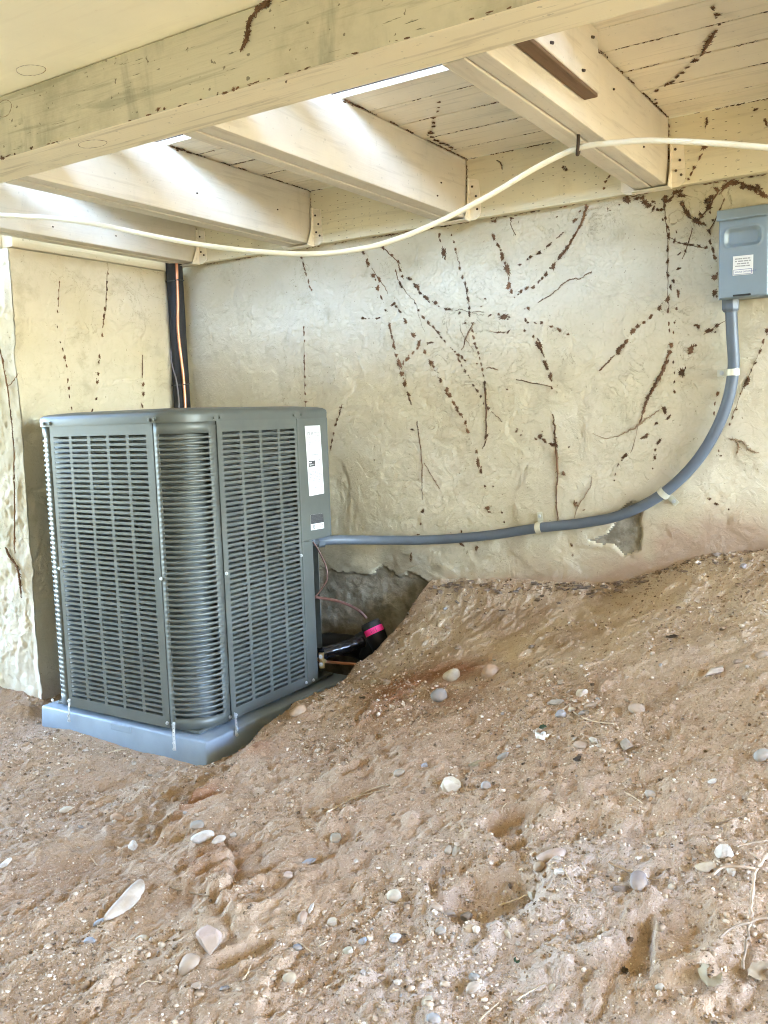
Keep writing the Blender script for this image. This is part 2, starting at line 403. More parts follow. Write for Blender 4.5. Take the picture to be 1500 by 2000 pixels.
def zscarp(x, y):
    t = np.zeros(np.shape(x))
    jx = .012*vnoise(x*22, y*22, 71)+.008*vnoise(x*55, y*55, 72); jy = .012*vnoise(x*22+40, y*22, 73)+.008*vnoise(x*55+40, y*55, 74)
    X = x+jx; Y = y+jy
    for P, A_, fade in SCARPS:
        best = np.full(np.shape(x), 9.0); sg = np.ones(np.shape(x)); along = np.zeros(np.shape(x)); n = len(P)-1
        for i in range(n):
            a = P[i]; d = P[i+1]-P[i]; L2 = d@d
            u = ((X-a[0])*d[0]+(Y-a[1])*d[1])/L2; uc = np.clip(u, 0, 1)
            ex = X-a[0]-uc*d[0]; ey = Y-a[1]-uc*d[1]; r = np.hypot(ex, ey); k = r < best
            best = np.where(k, r, best); sg = np.where(k, np.sign(d[0]*ey-d[1]*ex), sg); along = np.where(k, (i+u)/n, along)
        sd = best*sg; en = sst(-.02, .16, along)*sst(1.02, .84, along)
        t = t + A_*en*np.where(sd > 0, sst(-.002, .014, sd)*np.exp(-np.maximum(sd, 0)/fade), -.35*np.exp(-best/(fade*.35)))
    return t
def zdet(x, y):
    big = .04*fbm(x*2.1+7, y*2.1, 11, 3)
    # flow-aligned ribs that run down towards the lower left
    a = x*.80 + y*.60; c = -x*.60 + y*.80
    rib = .019*fbm(a*2.2, c*9, 21, 4, .55)
    mid = .018*fbm(x*8, y*8, 31, 4, .58)
    f1, idv = worley(x*15 + 1.2*vnoise(x*20, y*20, 4), y*15 + 1.2*vnoise(x*20+9, y*20, 6), 41)
    clod = .030*np.clip(.5-f1, 0, 1)*(idv > .72)
    f2, id2 = worley(x*42, y*42, 43)
    clod2 = .011*np.clip(.55-f2, 0, 1)*(id2 > .45)
    fine = .010*fbm(x*38, y*38, 51, 4, .68) + .005*np.abs(fbm(x*26+3, y*26, 53, 3, .6))
    calm = .42 + .30*sst(-.35, -1.0, y) + .25*sst(-1.2, -.6, x)*0
    fade = sst(.02, -.03, y)*.8 + .2
    padk = 1-.75*np.exp(-(np.maximum(0, np.abs(x+2.36)-.42)**2 + np.maximum(0, np.abs(y+.6)-.43)**2)/.004)
    return (big*.6*padk + (rib + mid)*calm*padk + (clod*.8 + clod2*.8 + fine*.8)*(.4+.6*calm)*padk)*fade
def zg(x, y): return zbase(x, y) + zdet(x, y) + zscarp(np.asarray(x, float), np.asarray(y, float))
def gp(px, py, detail=True):
    d = ray(px, py); t = np.linspace(.7, 4.6, 1600)
    P = CAM[None] + d[None]*t[:, None]
    z = (zg if detail else zbase)(P[:, 0], P[:, 1])
    k = np.argmax(P[:, 2] < z)
    return np.array([P[k, 0], P[k, 1], z[k]])
def dent(px, py, rx, ry, an, dep, rim):
    p = gp(px, py, False); return (p[0], p[1], rx, ry, an, dep*.55, rim*.6)
DENTS = [dent(*a) for a in (
    (1000, 1610, .085, .05, .5, .035, .010), (960, 1760, .12, .075, .4, .04, .014), (1130, 1620, .09, .06, .2, .018, .008),
    (1300, 1840, .11, .07, 1.0, .02, .012), (395, 1565, .06, .03, .9, .03, .012), (430, 1700, .07, .03, 1.2, .022, .012),
    (700, 1500, .06, .03, 1.1, .022, .01), (640, 1650, .10, .07, .6, .018, .008), (870, 1300, .05, .03, .3, .018, .0),
    (200, 1640, .12, .05, .7, .02, .006), (500, 1760, .09, .04, .9, .022, .01), (1240, 1540, .1, .06, .2, .015, .008),
    (480, 1860, .08, .03, .9, .02, .01), (330, 1610, .05, .025, .8, .022, .01))]
def pxl(*q): return [gp(a, b, False)[:2] for a, b in q]
SCARPS = [(np.array(pxl(*q)), h_, f_) for q, h_, f_ in (
    (((300, 1640), (335, 1600), (372, 1570), (410, 1540), (470, 1490), (530, 1440)), -.055, .15),
    (((405, 1770), (450, 1745), (462, 1700), (440, 1650), (420, 1610)), .024, .08),
    (((330, 1735), (370, 1748), (415, 1758), (440, 1790), (470, 1850)), .018, .10),
    (((810, 1700), (850, 1770), (905, 1812), (975, 1800), (1040, 1765), (1090, 1720)), -.026, .08),
    (((930, 1600), (955, 1650), (1010, 1672), (1060, 1640)), -.022, .07),
    (((1260, 1790), (1275, 1850), (1270, 1930)), .018, .09),
    (((620, 1640), (640, 1590), (700, 1555), (770, 1530)), -.016, .09),
    (((100, 1690), (190, 1720), (260, 1700)), -.016, .10),
    (((500, 1990), (540, 1900), (600, 1830)), .012, .10),
    (((180, 1990), (235, 1900), (300, 1830)), .010, .10),
    (((700, 1410), (730, 1380), (770, 1370)), -.014, .06))]
gx = np.arange(-3.5, .45, .0048); gy = np.arange(-2.4, .021, .0048)
GX, GY = np.meshgrid(gx, gy, indexing='ij')
GZ = zg(GX, GY)
rp = gp(860, 1335, False); rp2 = gp(1060, 1850, False); rp3 = gp(380, 1700, False); rp4 = gp(560, 1230, False)
red = 1.3*np.exp(-(((GX-rp[0])/.2)**2 + ((GY-rp[1])/.17)**2)) + .45*np.exp(-(((GX-rp3[0])/.16)**2 + ((GY-rp3[1])/.12)**2))
for q_ in ((372, 1575), (400, 1562), (440, 1540), (452, 1700), (435, 1665), (340, 1600), (500, 1470)):
    r_ = gp(*q_, False); red = red + .55*np.exp(-(((GX-r_[0])/.045)**2 + ((GY-r_[1])/.05)**2))
red = np.clip(red*(.6+1.6*fbm(GX*6, GY*6, 61, 4)+.2), 0, .85) + np.clip(.5*fbm(GX*2.2, GY*2.2, 71, 4), 0, .42)
grey = np.clip(.95*np.exp(-(((GX-rp2[0])/.42)**2 + ((GY-rp2[1])/.35)**2))*(.75+1.5*fbm(GX*5, GY*5, 81, 4)), 0, .8)
ground = grid_mesh('ground', np.stack([GX, GY, GZ], -1), M['soil'], {'red': red, 'grey': grey, 'dust_and_light': np.clip(sst(-1.0, -.3, GY)*sst(-1.78, -1.6, GX)*(.75+1.1*fbm(GX*5, GY*5, 91, 4)), 0, .9)})
tag(ground, kind='structure')
# the yard around it, with an unseen rise added beyond to block the low sky
fx = np.concatenate([np.linspace(-60, -3.5, 40), np.linspace(-3.2, .3, 8), np.linspace(.44, 60, 40)])
fy = np.concatenate([np.linspace(-70, -2.39, 60), np.linspace(-2.1, -.1, 6), [.02, 3, 20]])
FX, FY = np.meshgrid(fx, fy, indexing='ij')
FZ = zbase(np.clip(FX, -3.5, .44), np.clip(FY, -2.4, .02)) + .2*np.maximum(0, -FY-12) + .4*fbm(FX*.1, FY*.1, 3, 3)*sst(3, 12, np.abs(FY+1)+np.abs(FX+1)*.4)
mk = ~((FX[:-1, :-1] > -3.51) & (FX[1:, 1:] < .45) & (FY[:-1, :-1] > -2.41) & (FY[1:, 1:] < .025))
yard = grid_mesh('yard_ground', np.stack([FX, FY, FZ], -1), M['lawn'], None, mk)
tag(yard, kind='structure')

# ------------------------------------------------------------------ back wall
wx = np.arange(-2.94, .62, .0062); wz = np.arange(-.25, 1.90, .0062)
WX, WZ = np.meshgrid(wx, wz, indexing='ij')
rel = .010*fbm(WX*1.4, WZ*1.4, 101, 3) + .0022*fbm(WX*6, WZ*6, 103, 4, .6)
t1 = fbm(WX*4.2+.8*fbm(WX*7, WZ*7, 109, 2), WZ*4.2, 107, 5, .62)
rel += .0016*sst(-.02, .02, t1) + .0014*sst(.13, .16, t1) + .0014*sst(-.2, -.17, t1) + .0013*fbm(WX*30, WZ*30, 113, 3, .6)
gz0 = zbase(wx, wx*0-.01)[:, None]
# the stucco coat breaks off above the footing at the lower left
edge = np.interp(wx, [-3, -2.1, -1.98, -1.93, -1.86, -1.80, -1.74, -1.66, -1.55, .7], [.36, .36, .375, .41, .375, .39, .36, .30, .0, -.5])[:, None] + .03*fbm(WX*12, WZ*12, 117, 4, .6)
low = sst(.004, -.004, WZ-edge)
pc = [Yp(*q, 0) for q in ((1150, 1058), (1185, 1042), (1205, 1018), (1222, 985), (1262, 975), (1250, 1010), (1255, 1045), (1245, 1078), (1220, 1086), (1205, 1072), (1195, 1063))]
px_ = np.array([p[0] for p in pc]); pz_ = np.array([p[2] for p in pc])
def inpoly(X, Z):
    r = np.zeros(X.shape, bool); n = len(px_); j = n-1
    for i in range(n):
        c = ((pz_[i] > Z) != (pz_[j] > Z)) & (X < (px_[j]-px_[i])*(Z-pz_[i])/(pz_[j]-pz_[i]+1e-9)+px_[i])
        r ^= c; j = i
    return r
wobx = .012*fbm(WX*25, WZ*25, 121, 3); wobz = .012*fbm(WX*25+50, WZ*25, 123, 3)
patch = inpoly(WX+wobx, WZ+wobz)
bare = np.maximum(low, patch*1.0)
hgt = WZ-gz0
splash = np.clip(sst(.22, -.02, hgt + .16*fbm(WX*3.5, WZ*3.5, 131, 4, .6))*sst(-1.6, -.8, WX), 0, 1)*.95 + np.clip(sst(.05, -.01, hgt+.03*fbm(WX*9, WZ*9, 133, 3)), 0, 1)*.5
sp2 = Yp(1290, 1050, 0); splash = np.clip(splash + .45*np.exp(-(((WX-sp2[0])/.16)**2+((WZ-sp2[2])/.08)**2))*(.8+1.5*fbm(WX*9, WZ*9, 135, 3)), 0, .8)
WY = -rel + .014*low + .009*patch + low*.006*fbm(WX*20, WZ*20, 137, 4, .6)
wall = thing('house_wall', 'cream stucco house wall at the back streaked with dead vine marks', 'wall')
PW = np.stack([WX, WY, WZ], -1)
pm = patch[:-1, :-1] & patch[1:, 1:]; lm = (low[:-1, :-1] > .5)
grid_mesh('stucco_coat', PW, M['stucco'], {'bare': np.clip(sst(.16, -.01, WZ-edge+.10*fbm(WX*7, WZ*7, 139, 5, .65))*.62, 0, .62)*(WX < -1.5), 'splash': splash*(1-bare)}, ~(pm | lm), wall,
          extra=(boxv((-3.2, .03, -.6), (4.2, .25, 1.90)), BOXF))
tag(grid_mesh('exposed_concrete', PW, M['stucco'], {'bare': bare*0+1, 'splash': splash*.2}, pm, wall), 'bare grey concrete patch where the stucco has broken away')
tag(grid_mesh('footing', PW, M['stucco'], {'bare': bare*0+1, 'splash': splash*.2}, lm & ~pm, wall), 'rough dark concrete footing below the broken stucco edge')
obj('upper_wall', bx((-3.2, .0, 1.96), (4.2, .25, 5.2)), M['upper'], wall)
# shared attribute fallback: plain meshes with no 'bare' attribute read 0

# ------------------------------------------------------------------ side wall with its outer corner
sw = thing('side_wall', 'short cream stucco wall end left of the condenser with a bright outer face', 'wall')
sy = np.arange(-.883, .02, .0062); sz = np.arange(-.25, 1.66, .0062)
SY, SZ = np.meshgrid(sy, sz, indexing='ij')
r2 = .006*fbm(SY*3, SZ*3, 201, 4, .6) + .003*sst(-.02, .02, fbm(SY*4+.8*fbm(SY*7, SZ*7, 209, 2), SZ*4, 207, 5, .62)) + .0015*fbm(SY*30, SZ*30, 213, 3, .6)
for zc_ in (.35, .56, .77, .98, 1.19, 1.40): r2 -= .003*np.exp(-((SZ-zc_-.008*fbm(SY*5, SZ*0+zc_*9, 3, 3))/.006)**2)*(.5+fbm(SY*6, SZ*6, 216, 2))
SXv = -2.94 + r2
edgew = .009*fbm(SZ*4, SZ*0, 220, 5, .6) + .005*vnoise(SZ*28, SZ*0, 221)
SYw = SY + edgew*sst(-.75, -.883, SY)
grid_mesh('inner_face', np.stack([SXv, SYw, SZ], -1), M['stucco'], {'bare': SY*0, 'splash': sst(.08, -.05, SZ+.1*fbm(SY*8, SZ*8, 230, 3))*.5}, None, sw)
ox = np.arange(-4.6, -2.9399, .0062); OX, OZ = np.meshgrid(ox, sz, indexing='ij')
r3 = .010*fbm(OX*3, OZ*3, 241, 4, .6) + .006*fbm(OX*14, OZ*14, 243, 4, .6) + .004*sst(-.02, .02, fbm(OX*6, OZ*6, 247, 5, .62)) + .003*fbm(OX*40, OZ*40, 249, 3, .6)
kk = sst(-2.97, -2.94, OX)
OYv = (-.883 - r3)*(1-kk) + kk*SYw[0][None, :]; OXv = OX + kk*(SXv[0][None, :]+2.94)
grid_mesh('outer_face', np.stack([OXv, OYv, OZ], -1), M['stucco_pale'], {'bare': OX*0, 'splash': OX*0}, None, sw, extra=(boxv((-4.6, -.84, -.5), (-2.975, .0, 1.655)), BOXF))
tb = bmesh.new(); box(tb, (-2.985, -.875, 1.662), (-2.925, -.03, 1.715), .003); obj('trim_board', tb, M['trim_wood'], sw)
tb = bmesh.new(); box(tb, (-4.6, -.9, 1.665), (-2.99, -.80, 1.72), .003); obj('trim_board', tb, M['trim_wood'], sw)

# ------------------------------------------------------------------ deck overhead
deck = thing('wooden_deck', 'cream painted wooden deck overhead with joists, boards and a heavy dirty girder', 'deck')
DZ = 1.90; XL, XR = -3.25, 3.0
obj('ledger', bx((-2.93, -.038, 1.69), (XR, -.012, DZ-.002), .002), M['ledger'], deck)
joists = [(-2.90, -2.805), (-2.285, -2.183), (-1.592, -1.49), (-.882, -.782), (-.18, -.08), (.52, .62)]
for i, (a, b) in enumerate(joists):
    mid = (a+b)/2 + (.004 if i % 2 else -.006)
    bm = bmesh.new()
    box(bm, (a, -1.349, 1.690), (mid-.0015, -.042, DZ-.003), .004); box(bm, (mid+.0015, -1.349, 1.692), (b, -.042, DZ-.003), .004)
    box(bm, (mid-.006, -1.345, 1.70), (mid+.006, -.046, DZ-.01))
    j = obj('joist', bm, M['wood_y'], deck)
    if -3 < a < -.5:
        for _ in range(2):
            y_ = -rnd.uniform(.2, 1.1); z_ = rnd.uniform(1.72, 1.86); nb = bmesh.new()
            tube(nb, [(b-.002, y_, z_), (b+.004, y_-.002, z_-.002)], .0028, 6); obj('nail', nb, M['rust'], j)
    # hanger: flange on the ledger, strap beside the joist, seat under it
    hb = bmesh.new()
    fl = [(b+.004, 1.685), (b+.032, 1.685), (b+.052, 1.70), (b+.052, 1.74), (b+.047, 1.82), (b+.012, 1.83), (b+.006, 1.78)]
    va = [hb.verts.new((x, -.0415, z)) for x, z in fl]; vb_ = [hb.verts.new((x, -.0385, z)) for x, z in fl]
    hb.faces.new(va); hb.faces.new(vb_[::-1])
    for k in range(len(fl)): hb.faces.new((va[k], va[(k+1) % len(fl)], vb_[(k+1) % len(fl)], vb_[k]))
    fl2 = [(a-.004-(x-b-.004), z) for x, z in fl]
    va = [hb.verts.new((x, -.0415, z)) for x, z in fl2]; vb_ = [hb.verts.new((x, -.0385, z)) for x, z in fl2]
    hb.faces.new(va[::-1]); hb.faces.new(vb_)
    for k in range(len(fl)): hb.faces.new((va[k], vb_[k], vb_[(k+1) % len(fl)], va[(k+1) % len(fl)]))
    box(hb, (a-.005, -.085, 1.682), (b+.012, -.040, 1.6845))
    # side strap that narrows upwards, standing a little off the wood
    sv = [(b+.009, -.040, 1.685), (b+.009, -.085, 1.685), (b+.009, -.058, 1.745), (b+.009, -.055, 1.83), (b+.009, -.040, 1.83)]
    v1 = [hb.verts.new(v) for v in sv]; v2 = [hb.verts.new((v[0]+.002, v[1], v[2])) for v in sv]
    hb.faces.new(v1); hb.faces.new(v2[::-1])
    for k in range(5): hb.faces.new((v1[k], v1[(k+1) % 5], v2[(k+1) % 5], v2[k]))
    h = obj('joist_hanger', hb, M['wood_x'], deck)
    if -3 < a < -.5:
        for (dx, z_) in ((.022, 1.80), (.036, 1.765), (.024, 1.735), (.040, 1.72)):
            nb = bmesh.new(); tube(nb, [(b+dx, -.0415, z_), (b+dx, -.0445, z_)], .0042, 7); obj('nail', nb, M['rust'], h)
# deck boards: five rows with open grooves between them
ys = [-.812, -.664, -.498, -.330, -.165, -.014]
for a, b in zip(ys, ys[1:]):
    bm = bmesh.new(); dz = rnd.uniform(-.0015, .0015)
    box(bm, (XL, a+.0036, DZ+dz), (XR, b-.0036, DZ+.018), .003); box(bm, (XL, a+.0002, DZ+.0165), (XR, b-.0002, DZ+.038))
    db_ = obj('deck_board', bm, [M['wood_x'], M['groove_shade']], deck)
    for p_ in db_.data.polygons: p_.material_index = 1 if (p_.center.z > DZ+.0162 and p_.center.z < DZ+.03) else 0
for a, b in zip([-1.349, -1.30, -1.136, -.974], [-1.30, -1.136, -.974, -.812]):
    bm = bmesh.new(); dz = rnd.uniform(-.0015, .0015)
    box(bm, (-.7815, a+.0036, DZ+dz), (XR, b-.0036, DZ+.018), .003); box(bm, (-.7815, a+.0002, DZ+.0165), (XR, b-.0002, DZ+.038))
    db_ = obj('deck_board', bm, [M['wood_x'], M['groove_shade']], deck)
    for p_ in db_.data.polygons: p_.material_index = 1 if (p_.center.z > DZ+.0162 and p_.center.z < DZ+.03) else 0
obj('deck_board', bx((XL, -1.349, DZ), (-.8835, -1.15, DZ+.038), .003), M['wood_x'], deck)  # extra board hidden by the girder, added to narrow the sky slot
gi = obj('girder', bx((XL, -1.495, 1.690), (XR, -1.352, 1.843), .006), [M['girder'], M['girder_bottom']], deck)
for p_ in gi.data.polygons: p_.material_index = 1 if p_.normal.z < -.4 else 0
sof = obj('soffit_panel', bx((-5.6, -4.5, 1.8445), (XR, -1.40, 1.885), .003), M['soffit'], deck)
def knot(pick, px, py, rx, rz, parent, ex, ey):
    c = pick(px, py); ex = np.array(ex, float); ey = np.array(ey, float); bm = bmesh.new(); r0 = random.Random(int(px))
    for f_ in (1.0,):
        tube(bm, [c + ex*rx*f_*math.cos(a)*(1+.05*math.sin(3*a)) + ey*rz*f_*math.sin(a) for a in [k*2*PI/40 for k in range(41)]], [.0009*r0.uniform(.3, 1.2) for _ in range(41)], 5)
    obj('knot', bm, M['vine_tan'], parent)
knot(lambda a, b: Zp(a, b, 1.8445), 60, 137, .040, .028, sof, (1, 0, 0), (0, 1, 0)); knot(lambda a, b: Zp(a, b, 1.69), 180, 281, .042, .026, gi, (1, 0, 0), (0, 1, 0)); knot(lambda a, b: Yp(a, b, -1.495), 8, 212, .03, .02, gi, (1, 0, 0), (0, 0, 1))
bm = bmesh.new(); box(bm, (-.7795, -1.349, 1.752), (-.742, -.812, DZ-.003), .004); bl = obj('blocking', bm, M['wood_y'], deck)
obj('rotten_underside', bx((-.778, -1.345, 1.744), (-.744, -.815, 1.7535), .003), M['rot'], bl)
for (px, py) in ((1075, 83), (1155, 72), (1137, 137)):
    p = Xp(px, py, -.742); nb = bmesh.new(); tube(nb, [p, p+np.array([.007, -.001, -.003])], .0034, 7); obj('nail', nb, M['rust'], bl)
# unseen cover over the deck, placed and shaped to shut off high sky
shade_cover = obj('shade_cover', bx((-5.4, -2.75, 3.12), (4.2, .0, 3.22)), M['shade_cover']); tag(shade_cover, kind='structure')
side = obj('end_light_screen', bx((.9, -2.75, 1.96), (1.0, -.02, 3.11)), M['shade_cover']); tag(side, kind='structure')  # unseen end screen added to block bright sky from the right
light_screen = obj('yard_light_screen', bx((-9, -4.9, -.4), (9, -4.8, 2.8)), M['light_screen']); tag(light_screen, 'plain tan screen added across the yard behind the viewer to block light', 'light_screen')  # unseen screen added behind the camera to cut the ambient light

# ------------------------------------------------------------------ condenser
unit = thing('air_conditioner', 'tall grey-green louvered air conditioner condenser standing on a plastic pad', 'air conditioner')
X0, X1, Y0, Y1 = -2.74, -1.995, -1.005, -.245; R_ = .12; ZB, ZT = .016, 1.006
def punched(bm, us, vs, solid, fn, th=.0016):
    # us/vs cell borders, solid[i][j] tells whether the cell is metal, fn(u, v, w) -> point
    nu, nv = len(us)-1, len(vs)-1; cache = {}
    def V(i, j, w):
        k = (i, j, w)
        if k not in cache: cache[k] = bm.verts.new(fn(us[i], vs[j], th*w))
        return cache[k]
    for i in range(nu):
        for j in range(nv):
            if not solid[i][j]: continue
            bm.faces.new((V(i, j, 0), V(i+1, j, 0), V(i+1, j+1, 0), V(i, j+1, 0)))
            bm.faces.new((V(i, j+1, 1), V(i+1, j+1, 1), V(i+1, j, 1), V(i, j, 1)))
            for (di, dj, p, q) in ((-1, 0, (i, j), (i, j+1)), (1, 0, (i+1, j+1), (i+1, j)), (0, -1, (i+1, j), (i, j)), (0, 1, (i, j+1), (i+1, j+1))):
                a, b = i+di, j+dj
                if 0 <= a < nu and 0 <= b < nv and solid[a][b]: continue
                bm.faces.new((V(*p, 0), V(*q, 0), V(*q, 1), V(*p, 1)))
    return bm
NR = 54; PV = .0171
VB = [ZB]; z0_ = .052
for k in range(NR): VB += [z0_+k*PV, z0_+k*PV+.0096]
VB.append(ZT)
def slotmask(us_kind): return [[not (kind and j % 2 == 1) for j in range(len(VB)-1)] for kind in us_kind]
# front panel: five columns of louvers
fxs = [-2.618, -2.600]; kinds = [0]
for k in range(5):
    a = -2.600 + k*.0925
    if k: fxs.append(a); kinds.append(0)
    fxs.append(a+.0785); kinds.append(1)
fxs.append(-2.121); kinds.append(0)
fb = punched(bmesh.new(), fxs, VB, slotmask(kinds), lambda u, v, w: (u, Y0-.001+w, v))
fpan = obj('front_panel', fb, M['unit'], unit)
lv = bmesh.new()
def louver_bm(bm, p, du, dw, dep=.019, rise=.0026, th=.001):
    # blade from the lower lip of a slot reaching inwards
    p = Vector(p); du = Vector(du); dw = Vector(dw); up = Vector((0, 0, 1))
    prof = [(-.0022, -.0010), (-.0022, .0006), (0, .0014), (dep*.35, .0006), (dep, rise+.0005), (dep, rise-.0008), (dep*.3, -.0012)]
    A = [bm.verts.new(p + dw*a + up*b) for a, b in prof]; B = [bm.verts.new(p + du + dw*a + up*b) for a, b in prof]
    bm.faces.new(A[::-1]); bm.faces.new(B); n = len(prof)
    for k in range(n): bm.faces.new((A[k], A[(k+1) % n], B[(k+1) % n], B[k]))
louver_bm(lv, (0, 0, 0), (.0785, 0, 0), (0, 1, 0)); bmesh.ops.recalc_face_normals(lv, faces=lv.faces)
lme = bpy.data.meshes.new('louver'); lv.to_mesh(lme); lv.free(); lme.materials.append(M['unit'])
for k in range(5):
    for r in range(NR):
        o = bpy.data.objects.new('louver', lme); C.objects.link(o); o.parent = fpan; o.location = (-2.600+k*.0925, Y0+.0008, z0_+r*PV+.0002)
# side panel: four columns
sys_ = [-.850, -.826]; kinds = [0]
for k in range(4):
    a = -.826 + k*.0978
    if k: sys_.append(a); kinds.append(0)
    sys_.append(a+.0835); kinds.append(1)
sys_.append(-.436); kinds.append(0)
sb = punched(bmesh.new(), sys_, VB, slotmask(kinds), lambda u, v, w: (X1+.001-w, u, v))
span = obj('side_panel', sb, M['unit'], unit)
lb = bmesh.new()
for k in range(4):
    for r in range(NR): louver_bm(lb, (X1-.0008, -.826+k*.0978, z0_+r*PV+.0002), (0, .0835, 0), (-1, 0, 0))
tag(obj('louvers', lb, M['unit'], span), kind='stuff')
# rounded corner panels, one wide slot per row
def corner_map(cx, cy, xs, ys, L1, L2):
    # u runs along: straight L1 on the front, quarter arc, straight L2 on the side
    arc = R_*PI/2
    def f(u, v, w):
        r = R_-w
        if u < L1: return (cx + xs*(u-L1), cy + ys*r, v)
        if u < L1+arc:
            t = (u-L1)/R_; return (cx + xs*r*math.sin(t), cy + ys*r*math.cos(t), v)
        return (cx + xs*r, cy - ys*(u-L1-arc), v)
    return f, L1+arc+L2
VBC = [ZB]
for k in range(NR): VBC += [z0_+k*PV, z0_+k*PV+.0090]
VBC.append(ZT)
def corner_panel(f, tot, s0, s1, nseg=22):
    us = [0.0, s0] + [s0+(s1-s0)*k/nseg for k in range(1, nseg+1)] + [tot]
    kinds = [0] + [1]*nseg + [0]
    return punched(bmesh.new(), us, VBC, slotmask(kinds), f, .004)
f1, tot = corner_map(X1-R_, Y0+R_, 1, -1, .002, .030)
corner = obj('corner_panel', corner_panel(f1, tot, .018, tot-.030), M['unit'], unit, True)
f2, tot2 = corner_map(X0+R_, Y0+R_, -1, -1, .002, .030)
obj('corner_panel', corner_panel(f2, tot2, .045, tot2-.030), M['unit'], unit, True)
# left and back sides (plain sheets) and the coil inside
obj('back_panel', bx((X0+.10, Y1-.012, ZB), (X1-.06, Y1-.009, ZT)), M['unit'], unit)
obj('rear_side_panel', bx((X0, Y0+.15, ZB), (X0+.003, Y1-.02, ZT)), M['unit'], unit)
cb = bmesh.new(); path = []
ci = .034
def rr_path(x0, x1, y0, y1, r, n=8, rb=None):
    P = []; rb = r if rb is None else rb
    for cx, cy, a0 in ((x1-rb, y1-rb, 0), (x0+r, y1-r, PI/2), (x0+r, y0+r, PI), (x1-r, y0+r, 1.5*PI)):
        for k in range(n+1):
            a = a0 + PI/2*k/n; q_ = rb if a0 == 0 else r; P.append((cx+q_*math.cos(a), cy+q_*math.sin(a)))
    return P
zs = []; z_ = .03
while z_ < ZT-.012: zs.append(z_); z_ += .0057
prev = None
for i, z_ in enumerate(zs):
    o_ = ci + (.006 if i % 3 == 0 else .0)
    ring = [cb.verts.new((x, y, z_)) for x, y in rr_path(X0+o_, X1-o_, Y0+o_, Y1-.03-o_, R_-o_)]
    if prev:
        n = len(ring)
        for k in range(n): cb.faces.new((prev[k], prev[(k+1) % n], ring[(k+1) % n], ring[k]))
    prev = ring
obj('coil', cb, M['coil'], unit, True)
# control box at the rear right corner, post below it
obj('control_box', bx((X1-.13, -.433, .553), (X1+.0015, Y1, ZT), .006), M['unit'], unit)
bm = bmesh.new(); box(bm, (X1-.05, -.433, ZB), (X1, -.366, .5525), .004); box(bm, (X1-.012, -.436, ZB), (X1+.0035, -.428, ZT-.004), .002)
obj('corner_post', bm, M['unit'], unit)
obj('base_pan', bx((X0+.03, Y0+.02, .006), (X1-.02, Y1, .0165), .003), M['unit'], unit)
for fx_, fy_ in ((-2.6, -.9), (-2.1, -.9), (-2.6, -.35), (-2.1, -.35)): obj('foot', bx((fx_-.03, fy_-.03, -.004), (fx_+.03, fy_+.03, .0065)), M['dark'], unit)
# lid with rounded rim and screws
lm_ = bmesh.new(); prevr = None
for (o_, z_) in ((-.004, ZT-.003), (-.005, ZT+.017), (-.003, ZT+.026), (.006, ZT+.033), (.022, ZT+.037), (.09, ZT+.043)):
    ring = [lm_.verts.new((x, y, z_)) for x, y in rr_path(X0+o_, X1-o_, Y0+o_, Y1-o_+.002, R_-o_*.6 if o_ < .08 else .08, 8, .022)]
    if prevr:
        n = len(ring)
        for k in range(n): lm_.faces.new((prevr[k], prevr[(k+1) % n], ring[(k+1) % n], ring[k]))
    prevr = ring
lm_.faces.new(prevr)
lid = obj('lid', lm_, M['unit_lid'], unit, True)
def screw(p, n, parent, mat=None, r=.0055):
    p = np.array(p, float); n = np.array(n, float); b_ = bmesh.new()
    tube(b_, [p, p+n*.0015], r*1.35, 10); tube(b_, [p+n*.0015, p+n*.005], r, 6); return obj('screw', b_, mat or M['zinc'], parent)
for (px, py) in ((86, 828), (97, 827), (291, 820), (302, 819)): screw(Yp(px, py, Y0-.005), (0, -1, 0), lid, M['unit'])
for (px, py) in ((417, 816), (429, 815), (574, 811), (588, 810)): screw(Xp(px, py, X1+.005), (1, 0, 0), lid, M['unit'])
for (px, py) in ((116, 1110), (103, 1367), (327, 1412), (315, 1130)): screw(Yp(px, py, Y0-.001), (0, -1, 0), fpan, None, .0045)
for (px, py) in ((442, 1120), (449, 1400), (598, 1333), (588, 1085), (612, 1328)): screw(Xp(px, py, X1+.001), (1, 0, 0), span, None, .0045)
# rating labels on the control box
def quad_label(name, parent, mat, pts, n, off):
    n = np.array(n, float); bm = bmesh.new()
    v1 = [bm.verts.new(np.array(p)+n*off) for p in pts]; v2 = [bm.verts.new(np.array(p)+n*(off-.0006)) for p in pts]
    bm.faces.new(v1); bm.faces.new(v2[::-1])
    for k in range(len(pts)): bm.faces.new((v1[k], v2[k], v2[(k+1) % len(pts)], v1[(k+1) % len(pts)]))
    return obj(name, bm, mat, parent)
cbx = X1+.0015
def lab_pts(corners): return [Xp(px, py, cbx) for px, py in corners]
LC = lab_pts(((595, 832), (624.5, 831), (632.5, 963.5), (604, 969)))
rl = quad_label('rating_label', unit, M['white'], LC, (1, 0, 0), .0012)
def bil(c, u, v):
    c = [np.array(p) for p in c]; return (c[0]*(1-u)+c[1]*u)*(1-v) + (c[3]*(1-u)+c[2]*u)*v
def marks(bm, c, rects, off, n=(1, 0, 0)):
    n = np.array(n, float)
    for (u0, v0, u1, v1) in rects:
        bm.faces.new([bm.verts.new(bil(c, u, v)+n*off) for u, v in ((u0, v0), (u1, v0), (u1, v1), (u0, v1))])
def textrow(v, h, u0, u1, words, seed):
    r_ = random.Random(seed); out = []; u = u0
    while u < u1:
        wl = r_.uniform(.5, 1.4)*words
        e = min(u+wl, u1); uu = u
        while uu < e-.004:
            cw = r_.uniform(.010, .022); out.append((uu, v, min(uu+cw, e), v+h)); uu += cw+.012
        u = e + .035
    return out
